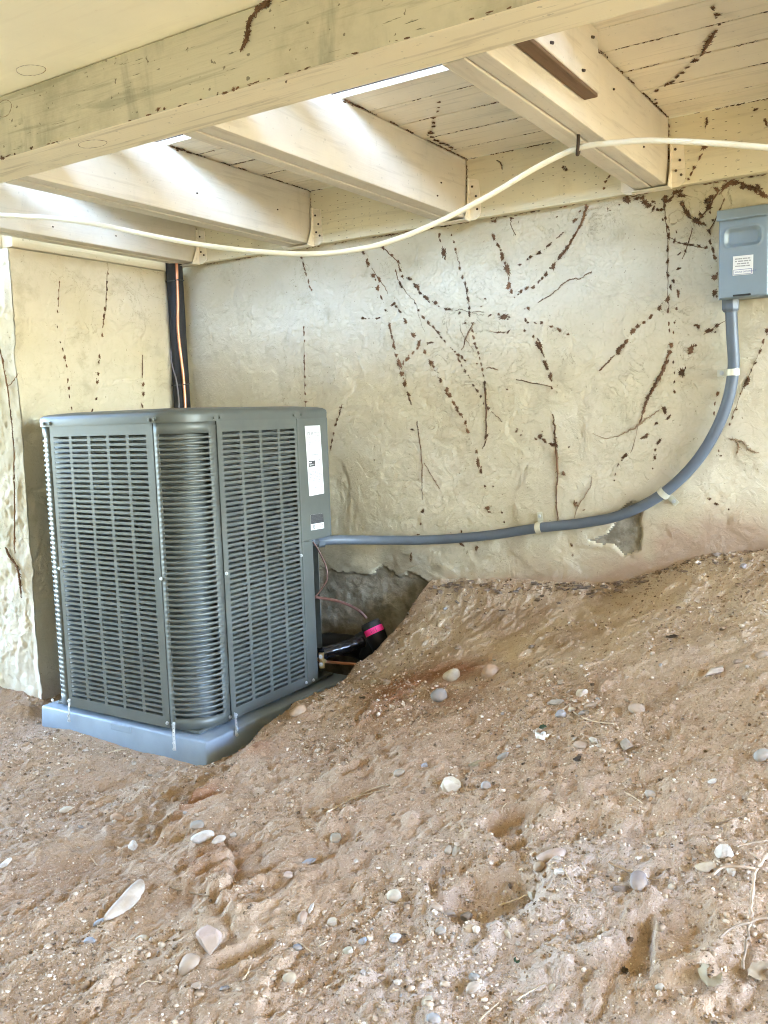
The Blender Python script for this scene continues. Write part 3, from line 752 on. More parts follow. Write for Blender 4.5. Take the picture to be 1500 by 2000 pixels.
tx = []
for i, (v, h, u0, u1) in enumerate(((.04, .010, .08, .40), (.04, .012, .75, .92), (.085, .018, .08, .92), (.108, .016, .08, .5), (.14, .009, .1, .45), (.14, .009, .55, .95), (.16, .009, .1, .42), (.16, .009, .6, .85), (.185, .008, .62, .85), (.21, .009, .08, .95),
        (.23, .010, .15, .9), (.26, .01, .15, .4), (.26, .01, .6, .9), (.285, .006, .05, .15), (.31, .006, .05, .15), (.335, .006, .35, .42), (.36, .01, .1, .4), (.36, .01, .45, .85),
        (.65, .011, .1, .95), (.67, .011, .08, .95), (.69, .011, .08, .9), (.71, .011, .08, .95), (.73, .011, .08, .85), (.755, .011, .05, .95), (.78, .011, .25, .8), (.805, .011, .35, .75), (.885, .011, .12, .9), (.955, .009, .08, .42), (.955, .009, .55, .7))):
    tx += textrow(v, h*1.35, u0, u1, .16, i)
bm = bmesh.new(); marks(bm, LC, tx + [(.06, .385, .96, .387), (.06, .45, .96, .452), (.06, .655-.02, .96, .637), (.06, .07, .96, .0715)], .0016)
for k in range(26):
    u = .30 + k*.019; marks(bm, LC, [(u, .405, u+(.012 if k % 3 else .006), .432)], .0016)
marks(bm, LC, [(.70, .47, .73, .515), (.73, .47, .83, .474), (.76, .485, .80, .515), (.82, .48, .85, .515), (.70, .53, .85, .538)], .0016)
marks(bm, LC, [(.80, .915, .825, .945), (.765, .926, .86, .932)], .0016)
obj('fine_print', bm, M['inkg'], rl)
bm = bmesh.new(); marks(bm, LC, [(.08, .50, .52, .585)], .0017); sq = obj('black_panel', bm, M['ink'], rl)
bm = bmesh.new(); marks(bm, LC, [(.11, .515, .27, .533)] + textrow(.55, .007, .12, .45, .12, 60) + textrow(.565, .007, .12, .30, .12, 61), .0021); obj('panel_print', bm, M['white'], rl)
WCn = lab_pts(((606.5, 1006), (630.5, 1002.5), (632.5, 1031.5), (607, 1036)))
wl = quad_label('warning_label', unit, M['white'], WCn, (1, 0, 0), .0012)
bm = bmesh.new(); marks(bm, WCn, [(0, 0, 1, .60)], .0016); obj('black_panel', bm, M['ink'], wl)
bm = bmesh.new(); marks(bm, WCn, sum([textrow(v, .045, .05, e, .15, 70+i) for i, (v, e) in enumerate(((.06, .95), (.16, .75), (.25, .95), (.34, .9), (.43, .5), (.51, .85)))], []), .002); obj('panel_print', bm, M['inkg'], wl)
bm = bmesh.new(); marks(bm, WCn, textrow(.70, .07, .58, .92, .1, 80) + textrow(.82, .07, .68, .92, .1, 81) + [(.12, .68, .28, .71), (.12, .82, .28, .85), (.12, .71, .15, .82), (.25, .71, .28, .82), (.17, .74, .23, .79), (.12, .9, .32, .95)], .002); obj('fine_print', bm, M['ink'], wl)

# ------------------------------------------------------------------ pad
pb = bmesh.new(); t = bmesh.new(); bmesh.ops.create_cube(t, size=1)
for v in t.verts:
    top = v.co.z > 0; g = 0 if top else .004
    v.co = Vector((-2.3595 + v.co.x*(.809+2*g), -.610 + v.co.y*(.812+2*g), 0 if top else -.11))
bmesh.ops.bevel(t, geom=[e for e in t.edges], offset=.007, segments=3, profile=.5, affect='EDGES')
me = bpy.data.meshes.new('tmp'); t.to_mesh(me); t.free(); pb.from_mesh(me)
pad = obj('equipment_pad', pb, M['pad'], None, True); tag(pad, 'blue-grey plastic pad under the condenser, half buried in soil', 'equipment pad')
nb = bmesh.new(); p = Yp(232, 1412, -1.019); box(nb, (p[0]-.045, -1.0195, -.028), (p[0]+.055, -1.008, -.003), .004); obj('moulded_step', nb, M['pad'], pad)
# hold-down straps
def strap(p0, p1, n, label, wid, name='hold_down_strap'):
    p0 = np.array(p0, float); p1 = np.array(p1, float); n = np.array(n, float); t_ = thing(name, label, 'metal strap', 'metal hold-down straps of the condenser')
    side = np.cross(p1-p0, n); side /= np.linalg.norm(side)
    # perforated strip, built as a ladder so that holes are real
    L = np.linalg.norm(p1-p0); d = (p1-p0)/L; N = 7
    us = [-wid/2, -wid*.2, wid*.2, wid/2]; vs = [0.0]
    for k in range(N): c = (k+.5)/N*L; vs += [c-L*.022, c+L*.022]
    vs.append(L)
    sol = [[not (i == 1 and j % 2 == 1) for j in range(len(vs)-1)] for i in range(3)]
    bm = punched(bmesh.new(), us, vs, sol, lambda u, v, w: tuple(p0 + side*u + d*v + n*(w + .0025*math.sin(v/L*PI))), .0015)
    obj('strip', bm, M['zinc'], t_)
    for f_ in (.08, .72, .93): screw(p0+d*L*f_+n*.003, n, t_, None, .0045)
    return t_
strap(Yp(136, 1365, -1.016), Yp(136, 1410, -1.026), (0, -1, 0), 'perforated metal strap holding the left front foot to the pad', .010)
strap(Yp(340, 1410, -1.016), Yp(342, 1466, -1.026), (0, -1, 0), 'perforated metal strap below the rounded corner of the condenser, front side of pad', .011)
strap(Xp(459, 1392, -1.978), Xp(461, 1438, -1.944), (1, 0, 0), 'perforated metal strap on the right side of the pad, facing the dirt slope', .011)

# ------------------------------------------------------------------ refrigerant lines and wires
def tubething(name, pts, r, mat, label, cat, seg=10, n=8, group=None):
    o = obj(name, tube(bmesh.new(), spline(pts, n), r, seg), mat, None, True); return tag(o, label, cat, group)
lx = lambda py: (Yp(335+(py-510)*.035, py, -.085)[0])
pts = [(-2.905, -.085, 1.72), (-2.903, -.085, 1.5), (-2.908, -.08, 1.3), (-2.902, -.085, 1.1), (-2.90, -.09, .8), (-2.86, -.10, .3), (-2.7, -.12, .1)]
lp = thing('insulated_pipe', 'black foam insulated pipe running down the inside corner behind the condenser', 'pipe')
obj('foam_sleeve', tube(bmesh.new(), spline(pts, 10), .036, 16), M['black'], lp, True)
for z_ in (1.62, 1.17):
    bm = bmesh.new(); tube(bm, [(-2.904+.0385*math.cos(a), -.085+.0385*math.sin(a), z_+.004*math.sin(a)) for a in [k*2*PI/20 for k in range(21)]], .0025, 6)
    tube(bm, [(-2.872, -.105, z_), (-2.845, -.115, z_-.004)], .003, 6); obj('zip_tie', bm, M['ink'], lp)
tubething('copper_tube', [(-2.873, -.10, 1.72), (-2.872, -.105, 1.55), (-2.877, -.11, 1.4), (-2.866, -.105, 1.2), (-2.862, -.105, 1.0), (-2.85, -.1, .6), (-2.8, -.1, .2)], .0065, M['copper'], 'thin bare copper tube beside the black insulated pipe in the corner', 'copper tube')
tubething('thin_wire', [(-2.95+.012, -.05, 1.5), (-2.92, -.118, 1.30), (-2.885, -.130, 1.19), (-2.876, -.13, 1.10), (-2.885, -.128, 1.0), (-2.885, -.12, .85)], .0028, M['grey_wire'], 'thin grey wire looping across the black insulated pipe', 'wire', 6)
# black lines behind and to the right of the unit
bl_ = thing('taped_pipe', 'black pipe wrapped in shiny tape leaving the condenser near the ground', 'pipe')
P0 = Yp(612, 1280, -.30); P1 = Yp(640, 1273, -.27); P2 = Yp(680, 1262, -.2); P3 = Yp(712, 1250, -.13)
obj('tape_wrap', tube(bmesh.new(), spline([P0, P1, P2, P3], 8), [.024+.0025*math.sin(i*2.1) for i in range(25)], 14), M['tape'], bl_, True)
obj('foam_end', tube(bmesh.new(), spline([Yp(700, 1253, -.14), Yp(716, 1247, -.12), Yp(722, 1262, -.10), Yp(715, 1285, -.10)], 6), .031, 14), M['black'], bl_, True)
tubething('foam_sleeve_pipe', [Yp(600, 1262, -.09), Yp(640, 1258, -.07), Yp(690, 1262, -.06), Yp(722, 1275, -.06)], .045, M['black'], 'fat dull black foam sleeve lying against the footing behind the taped pipe', 'pipe', 14)
cp = thing('capped_pipe', 'upright black pipe end with a band of pink tape beside the dirt slope', 'pipe')
A = Yp(722, 1215, -.115); B = Yp(752, 1280, -.115); dv = (B-A)/np.linalg.norm(B-A)
obj('pipe_body', tube(bmesh.new(), [A, A+dv*.012, A+dv*.05, A+dv*.09, B], [.036, .041, .042, .038, .038], 20), M['black'], cp, True)
bm = bmesh.new(); ax = Vector(dv); s1 = ax.orthogonal().normalized(); s2 = ax.cross(s1); ring0 = []
view = Vector(CAM - A).normalized(); vx = (view - ax*view.dot(ax)).normalized(); vy = ax.cross(vx)
for k in range(17):
    a = -1.25 + 2.3*k/16; q = vx*math.cos(a)+vy*math.sin(a)
    ring0.append([bm.verts.new(Vector(A+dv*h) + q*.0428) for h in (.026, .050)])
for p, q in zip(ring0, ring0[1:]): bm.faces.new((p[0], q[0], q[1], p[1]))
obj('pink_tape', bm, M['pink'], cp)
bm = bmesh.new()
for k, (a0, h0, h1, wd) in enumerate(((-.25, .030, .046, .12), (-.02, .032, .045, .05), (.10, .031, .046, .03), (.22, .033, .044, .10))):
    vs_ = [Vector(A+dv*h) + (vx*math.cos(a)+vy*math.sin(a))*.0432 for a, h in ((a0, h0), (a0+wd*.35, h0), (a0+wd*.35, h1), (a0, h1))]
    bm.faces.new([bm.verts.new(v) for v in vs_])
obj('tape_writing', bm, M['ink'], cp)
tubething('control_wire', [Yp(611, 1058, -.33), Yp(622, 1075, -.31), Yp(636, 1105, -.30), Yp(639, 1130, -.30), Yp(628, 1150, -.31), Yp(616, 1166, -.33)], .0028, M['brown_wire'], 'thin brown control wire hanging in a loop below the control box', 'wire', 6)
tubething('brown_tube', [Yp(614, 1166, -.34), Yp(640, 1170, -.28), Yp(672, 1178, -.2), Yp(700, 1192, -.14), Yp(716, 1208, -.118)], .0058, M['brown_wire'], 'brown wire curving from the condenser into the pink taped pipe', 'wire', 8)
va_ = thing('service_valve', 'small brass service valve at the foot of the condenser corner post', 'valve')
p = Yp(628, 1290, -.345)
bm = bmesh.new(); tube(bm, [p+np.array([0, 0, -.028]), p+np.array([0, 0, .03])], .011, 10); tube(bm, [p+np.array([-.02, .01, 0]), p+np.array([.016, -.004, 0])], .009, 8); obj('valve_body', bm, M['brass'], va_)
for dz in (.018, -.012): screw(p+np.array([.004, -.010, dz]), (.3, -.95, 0), va_, M['zinc'], .006)
tubething('liquid_line', [p+np.array([.01, 0, -.003]), Yp(655, 1294, -.28), Yp(690, 1297, -.22), Yp(730, 1300, -.18)], .0055, M['copper'], 'short bare copper line running from the brass valve into the soil', 'copper tube', 8)

# ------------------------------------------------------------------ disconnect box, conduit, clips
db = thing('disconnect_box', 'grey metal service disconnect box on the wall above the conduit', 'electrical box')
bx0, bx1, bz0, bz1, byf = -.618, -.473, 1.318, 1.583, -.102
bm = bmesh.new(); box(bm, (bx0+.004, -.088, bz0+.004), (bx1-.004, .0, bz1-.03), .002); obj('box_body', bm, M['grey_box'], db)
bm = bmesh.new(); v_ = [(-.115, bz1-.034), (-.115, bz1-.03), (-.108, bz1-.003), (-.10, bz1), (.0, bz1+.004), (.0, bz1-.02), (-.09, bz1-.03)]
A_ = [bm.verts.new((bx0-.002, y, z)) for y, z in v_]; B_ = [bm.verts.new((bx1+.002, y, z)) for y, z in v_]
bm.faces.new(A_); bm.faces.new(B_[::-1])
for k in range(len(v_)): bm.faces.new((A_[k], B_[k], B_[(k+1) % len(v_)], A_[(k+1) % len(v_)]))
obj('rain_hood', bm, M['grey_box'], db)
# cover with a pressed recess
cvx = np.linspace(bx0, bx1, 60); cvz = np.linspace(bz0, bz1-.032, 90); CX, CZ = np.meshgrid(cvx, cvz, indexing='ij')
rcx, rcz, rhx, rhz = (bx0+bx1)/2-.002, 1.497, .050, .026
qx = np.abs(CX-rcx)-rhx+.016; qz = np.abs(CZ-rcz)-rhz+.016
sd = np.hypot(np.maximum(qx, 0), np.maximum(qz, 0)) + np.minimum(np.maximum(qx, qz), 0) - .016
dep = .010*sst(.002, -.010, sd) - .0025*np.exp(-((sd-.003)/.003)**2)
lip = .014*sst(.004, .0, np.minimum(np.minimum(CX-bx0, bx1-CX), CZ-bz0))
cover = grid_mesh('cover', np.stack([CX, byf+dep+lip, CZ], -1), M['grey_box'], None, None, db)
bm = bmesh.new(); box(bm, (bx0+.045, byf-.006, bz0+.006), (bx0+.095, byf+.002, bz0+.011), .001); obj('latch', bm, M['dark'], db)
def blab(corners): return [Yp(px, py, byf-.0005) for px, py in corners]
L1 = blab(((1432, 501), (1471.5, 497), (1471, 524), (1431.5, 527))); lo = quad_label('caution_sticker', db, M['white'], L1, (0, -1, 0), .001)
bm = bmesh.new(); marks(bm, L1, sum([textrow(v, .09, u0, u1, .2, 90+i) for i, (v, u0, u1) in enumerate(((.18, .1, .9), (.36, .1, .88), (.54, .2, .8), (.72, .12, .85)))], []), .0015, (0, -1, 0)); obj('fine_print', bm, M['inkg'], lo)
L2 = blab(((1431, 526.5), (1470.5, 522.5), (1470, 535), (1431, 538.5))); lo = quad_label('disconnect_sticker', db, M['white'], L2, (0, -1, 0), .0012)
bm = bmesh.new(); marks(bm, L2, [(.05, .1, .95, .16), (.05, .86, .95, .92), (.05, .16, .07, .86), (.93, .16, .95, .86)], .0017, (0, -1, 0)); obj('border', bm, M['blue'], lo)
def text(s, mat, parent, p, size, xd, yd, name='lettering', align='LEFT'):
    cu = bpy.data.curves.new('lettering', 'FONT'); cu.body = s; cu.size = size; cu.align_x = align; cu.extrude = .0001
    o = bpy.data.objects.new(name, cu); C.objects.link(o); cu.materials.append(mat)
    x = Vector(xd).normalized(); z = x.cross(Vector(yd)).normalized(); y = z.cross(x)
    mm = Matrix.Identity(4)
    for i in range(3): mm[i][0] = x[i]; mm[i][1] = y[i]; mm[i][2] = z[i]; mm[i][3] = p[i]
    bpy.context.view_layer.update()
    me = bpy.data.meshes.new_from_object(o.evaluated_get(bpy.context.evaluated_depsgraph_get())); bpy.data.objects.remove(o)
    o = bpy.data.objects.new(name, me); C.objects.link(o); o.parent = parent; o.matrix_world = mm; return o
q = bil(L2, .1, .62) + np.array([0, -.0022, 0]); tw = (L2[1]-L2[0])
text('SERVICE DISCONNECT', M['blue'], lo, q, .0060, tw, (0, 0, 1))
# conduit
cr = .0178
CP = [Yp(627, 1057, -.285), Yp(650, 1054.5, -.25), Yp(700, 1054.5, -.17), Yp(760, 1055, -.10), Yp(850, 1054, -.05), Yp(950, 1046, -.035), Yp(1053, 1031, -.033), Yp(1140, 1021, -.033), Yp(1215, 1005, -.034), Yp(1296, 963, -.036), Yp(1365, 895, -.04), Yp(1412, 810, -.044), Yp(1432, 727, -.046), Yp(1430, 650, -.05), Yp(1427, 590, -.052)]
cd = thing('flexible_conduit', 'grey flexible conduit sweeping along the wall from condenser to disconnect box', 'conduit')
obj('sleeve', tube(bmesh.new(), spline(CP, 12), cr, 16), M['conduit'], cd, True)
e0 = CP[0]; d0 = (CP[0]-CP[1])/np.linalg.norm(CP[0]-CP[1])
bm = bmesh.new(); tube(bm, [e0-d0*.012, e0+d0*.012], cr+.006, 8); tube(bm, [e0+d0*.012, e0+d0*.03, e0+d0*.045+np.array([0, 0, .02])], [cr+.001, cr-.001, cr-.003], 14); obj('connector', bm, M['conduit'], cd, False)
e1 = CP[-1]; bm = bmesh.new(); tube(bm, [e1+np.array([0, 0, -.03]), e1+np.array([0, 0, -.022]), e1+np.array([0, 0, .012])], [cr+.003, cr+.008, cr+.008], 8); tube(bm, [e1+np.array([0, 0, .012]), e1+np.array([0, 0, .045])], cr+.003, 14); obj('connector', bm, M['conduit'], cd, False)
# pipe clips
def clip(pc, along, side, label):
    pc = np.array(pc, float); al = np.array(along, float); al /= np.linalg.norm(al); sd_ = np.array(side, float); sd_ -= al*(sd_@al); sd_ /= np.linalg.norm(sd_)
    nrm = np.array([0, -1.0, 0]); t_ = thing('pipe_clip', label, 'pipe clip', 'one-hole metal clips holding the conduit'); bm = bmesh.new()
    prof = []
    for k in range(13):
        a = PI*k/12; prof.append(pc - sd_*math.cos(a)*(cr+.0025)*-1 + nrm*math.sin(a)*(cr+.0025))
    base = prof[0]; i_ = int(np.clip((base[0]-wx[0])/.0062, 4, len(wx)-5)); j_ = int(np.clip((base[2]-wz[0])/.0062, 4, len(wz)-5)); y_w = float(WY[i_-4:i_+5, j_-4:j_+5].min()) - .001
    foot = [np.array([base[0], y_w-.004, base[2]]) + sd_*s for s in (.0, .014, .034)]
    line = [foot[2], foot[1], foot[0]] + prof
    wv = .010; rows = [[bm.verts.new(p + al*s) for s in (-wv, wv)] for p in line]
    for a, b in zip(rows, rows[1:]): bm.faces.new((a[0], a[1], b[1], b[0]))
    bmesh.ops.recalc_face_normals(bm, faces=bm.faces); bmesh.ops.solidify(bm, geom=bm.faces[:], thickness=.0018)
    obj('band', bm, M['zincy'], t_); screw(foot[1]+sd_*.006+nrm*.002, nrm, t_, M['zinc'], .005); return t_
clip(CP[6], (1, 0, .12), (0, 0, 1), 'metal clip on the level run of conduit, tab pointing up')
clip(CP[9], CP[10]-CP[9], (.5, 0, -.9), 'metal clip where the conduit begins to climb, beside the bare concrete patch')
clip(CP[12], (0, 0, 1), (-1, 0, 0), 'metal clip on the upright run of conduit below the disconnect box')

# ------------------------------------------------------------------ white cable and its hook
def cpl(x, y, k=.21):
    d = ray(x, y); t = (k*(0+.823)-(-3+.73))/(d[1]-k*d[0]); return CAM+d*t
cpts = [cpl(*q) for q in ((-160, 412), (0, 420), (100, 426), (200, 440), (300, 461), (400, 479), (500, 491), (600, 496), (680, 490), (760, 472), (850, 436), (950, 385), (1050, 326), (1130, 289), (1200, 279), (1275, 274.5), (1400, 280), (1500, 288), (1650, 296))]
tubething('white_cable', cpts, .0074, M['cable'], 'white cable drooping across the joists under the deck', 'cable', 10)
hk = cpts[13]; bm = bmesh.new()
tube(bm, spline([(hk[0], hk[1], 1.70), (hk[0]+.003, hk[1]-.011, 1.67), (hk[0]+.003, hk[1]-.013, hk[2]), (hk[0]-.002, hk[1]-.004, hk[2]-.016), (hk[0]-.004, hk[1]+.011, hk[2]-.008), (hk[0]-.003, hk[1]+.012, hk[2]+.012)], 5), .0045, 7)
tag(obj('cable_hook', bm, M['rust'], None, True), 'rusty bent hook under the joist holding up the white cable', 'hook')

# ------------------------------------------------------------------ dead vine remains on the walls and boards
class Plane:
    def __init__(s, pick, e1, e2, n, off): s.pick = pick; s.e1 = np.array(e1, float); s.e2 = np.array(e2, float); s.n = np.array(n, float); s.off = off
    def at(s, px, py): return s.pick(px, py) + s.n*s.off
def wall_y(X, Z):
    i = int(np.clip(round((X-wx[0])/.0062), 0, len(wx)-1)); j = int(np.clip(round((Z-wz[0])/.0062), 0, len(wz)-1)); return WY[i, j]
def pick_wall(px, py):
    p = Yp(px, py, 0.0); return Yp(px, py, wall_y(p[0], p[2]))
WALL = Plane(pick_wall, (1, 0, 0), (0, 0, 1), (0, -1, 0), .0015)
SIDE = Plane(lambda px, py: Xp(px, py, -2.94), (0, 1, 0), (0, 0, 1), (1, 0, 0), .006)
OUTF = Plane(lambda px, py: Yp(px, py, -.889), (1, 0, 0), (0, 0, 1), (0, -1, 0), .005)
CEIL = Plane(lambda px, py: Zp(px, py, DZ), (1, 0, 0), (0, 1, 0), (0, 0, -1), .003)
GIRD = Plane(lambda px, py: Yp(px, py, -1.495), (1, 0, 0), (0, 0, 1), (0, -1, 0), .0015)
LEDG = Plane(lambda px, py: Yp(px, py, -.038), (1, 0, 0), (0, 0, 1), (0, -1, 0), .0015)
vr = random.Random(21)
def blob(bm, pl, p, r, tall=1.25, d=None):
    # a tuft of clinging rootlets: ragged star of small spikes with a low body
    n = max(9, int(9+r*260)); d = pl.e2 if d is None else d; e = np.cross(d, pl.n)
    c = bm.verts.new(p + pl.n*(.0018+r*.06)); ring = []
    ph = vr.random()*6
    for k in range(2*n):
        a = PI*k/n; rr = r*(vr.uniform(.85, 1.30) if k % 2 else vr.uniform(.45, .75))*(1+.2*math.sin(2*a+ph)+.12*math.sin(3*a+2*ph))
        ring.append(bm.verts.new(p + e*math.cos(a)*rr*.8 + d*math.sin(a)*rr*tall + pl.n*.0003))
    for k in range(2*n): bm.faces.new((c, ring[k], ring[(k+1) % (2*n)]))
def trail(pl, items, stem=None, bm=None):
    # items: (px, py, size in px); stems: lists of (px, py, width px)
    bm = bm or bmesh.new()
    for i, (px, py, s) in enumerate(items):
        p = pl.at(px, py); dep = (p-CAM)@FW; r = s*dep/F*.70
        j = items[min(i+1, len(items)-1)]; k = items[max(i-1, 0)]
        q = pl.at(j[0], j[1]) - pl.at(k[0], k[1]); L = np.linalg.norm(q)
        d = q/L if L > 1e-5 else pl.e2
        d = d - pl.n*(d@pl.n); d = d/np.linalg.norm(d)
        if r > .004 and vr.random() < .85:
            blob(bm, pl, p, r, vr.uniform(1.0, 1.5), d)
            for _ in range(vr.randint(1, 3)):
                e = np.cross(d, pl.n); blob(bm, pl, p + d*vr.uniform(-1.7, 1.7)*r + e*vr.uniform(-.6, .6)*r, r*vr.uniform(.2, .45), 1.2, d)
        else: blob(bm, pl, p, max(r, .0022), 1.4, d)
    for st in (stem or []):
        P = [pl.at(a, b) for a, b, _ in st]; W_ = [c*((P[i]-CAM)@FW)/F*.33 for i, (_, _, c) in enumerate(st)]
        Q = spline(P, 5); rs = list(np.interp(np.linspace(0, 1, len(Q)), np.linspace(0, 1, len(W_)), W_))
        Q = [q + pl.e1*vr.gauss(0, .0012) + pl.e2*vr.gauss(0, .0012) + pl.n*rs[i]*.3 for i, q in enumerate(Q)]
        keep = [q for q in range(len(Q))]
        tube(bm, Q, [r*vr.uniform(.6, 1.3) for r in rs], 6)
        for i in range(1, len(Q)):
            for _ in range(3 if rs[i] > .0012 else 1):
                if vr.random() < .55:
                    dq = Q[i]-Q[i-1]; e = np.cross(dq/np.linalg.norm(dq), pl.n); sgn = vr.choice((-1, 1)); ln_ = vr.uniform(1.2, 3.2)*max(rs[i], .0012)
                    q0 = Q[i]-dq*vr.random(); tube(bm, [q0, q0+e*sgn*ln_+dq/np.linalg.norm(dq)*vr.gauss(0, .6)*ln_-pl.n*rs[i]*.3], [rs[i]*.5, rs[i]*.2], 4)
    return bm
def A5(l): return [(700+x/5, 450+y/5, s/5) for x, y, s in l]
def B5(l): return [(950+x/5, 380+y/5, s/5) for x, y, s in l]
def D(l): return [(340+x/1.852, 450+y/1.852, s/1.852) for x, y, s in l]
def G(l): return [(1100+x/2.5975, 380+y/2.5975, s/2.5975*.78) for x, y, s in l]
def S2(l): return [(x/2.1737, 480+y/2.1737, s/2.1737) for x, y, s in l]
def T2(l): return [(750+x/2, y/2, s/2) for x, y, s in l]
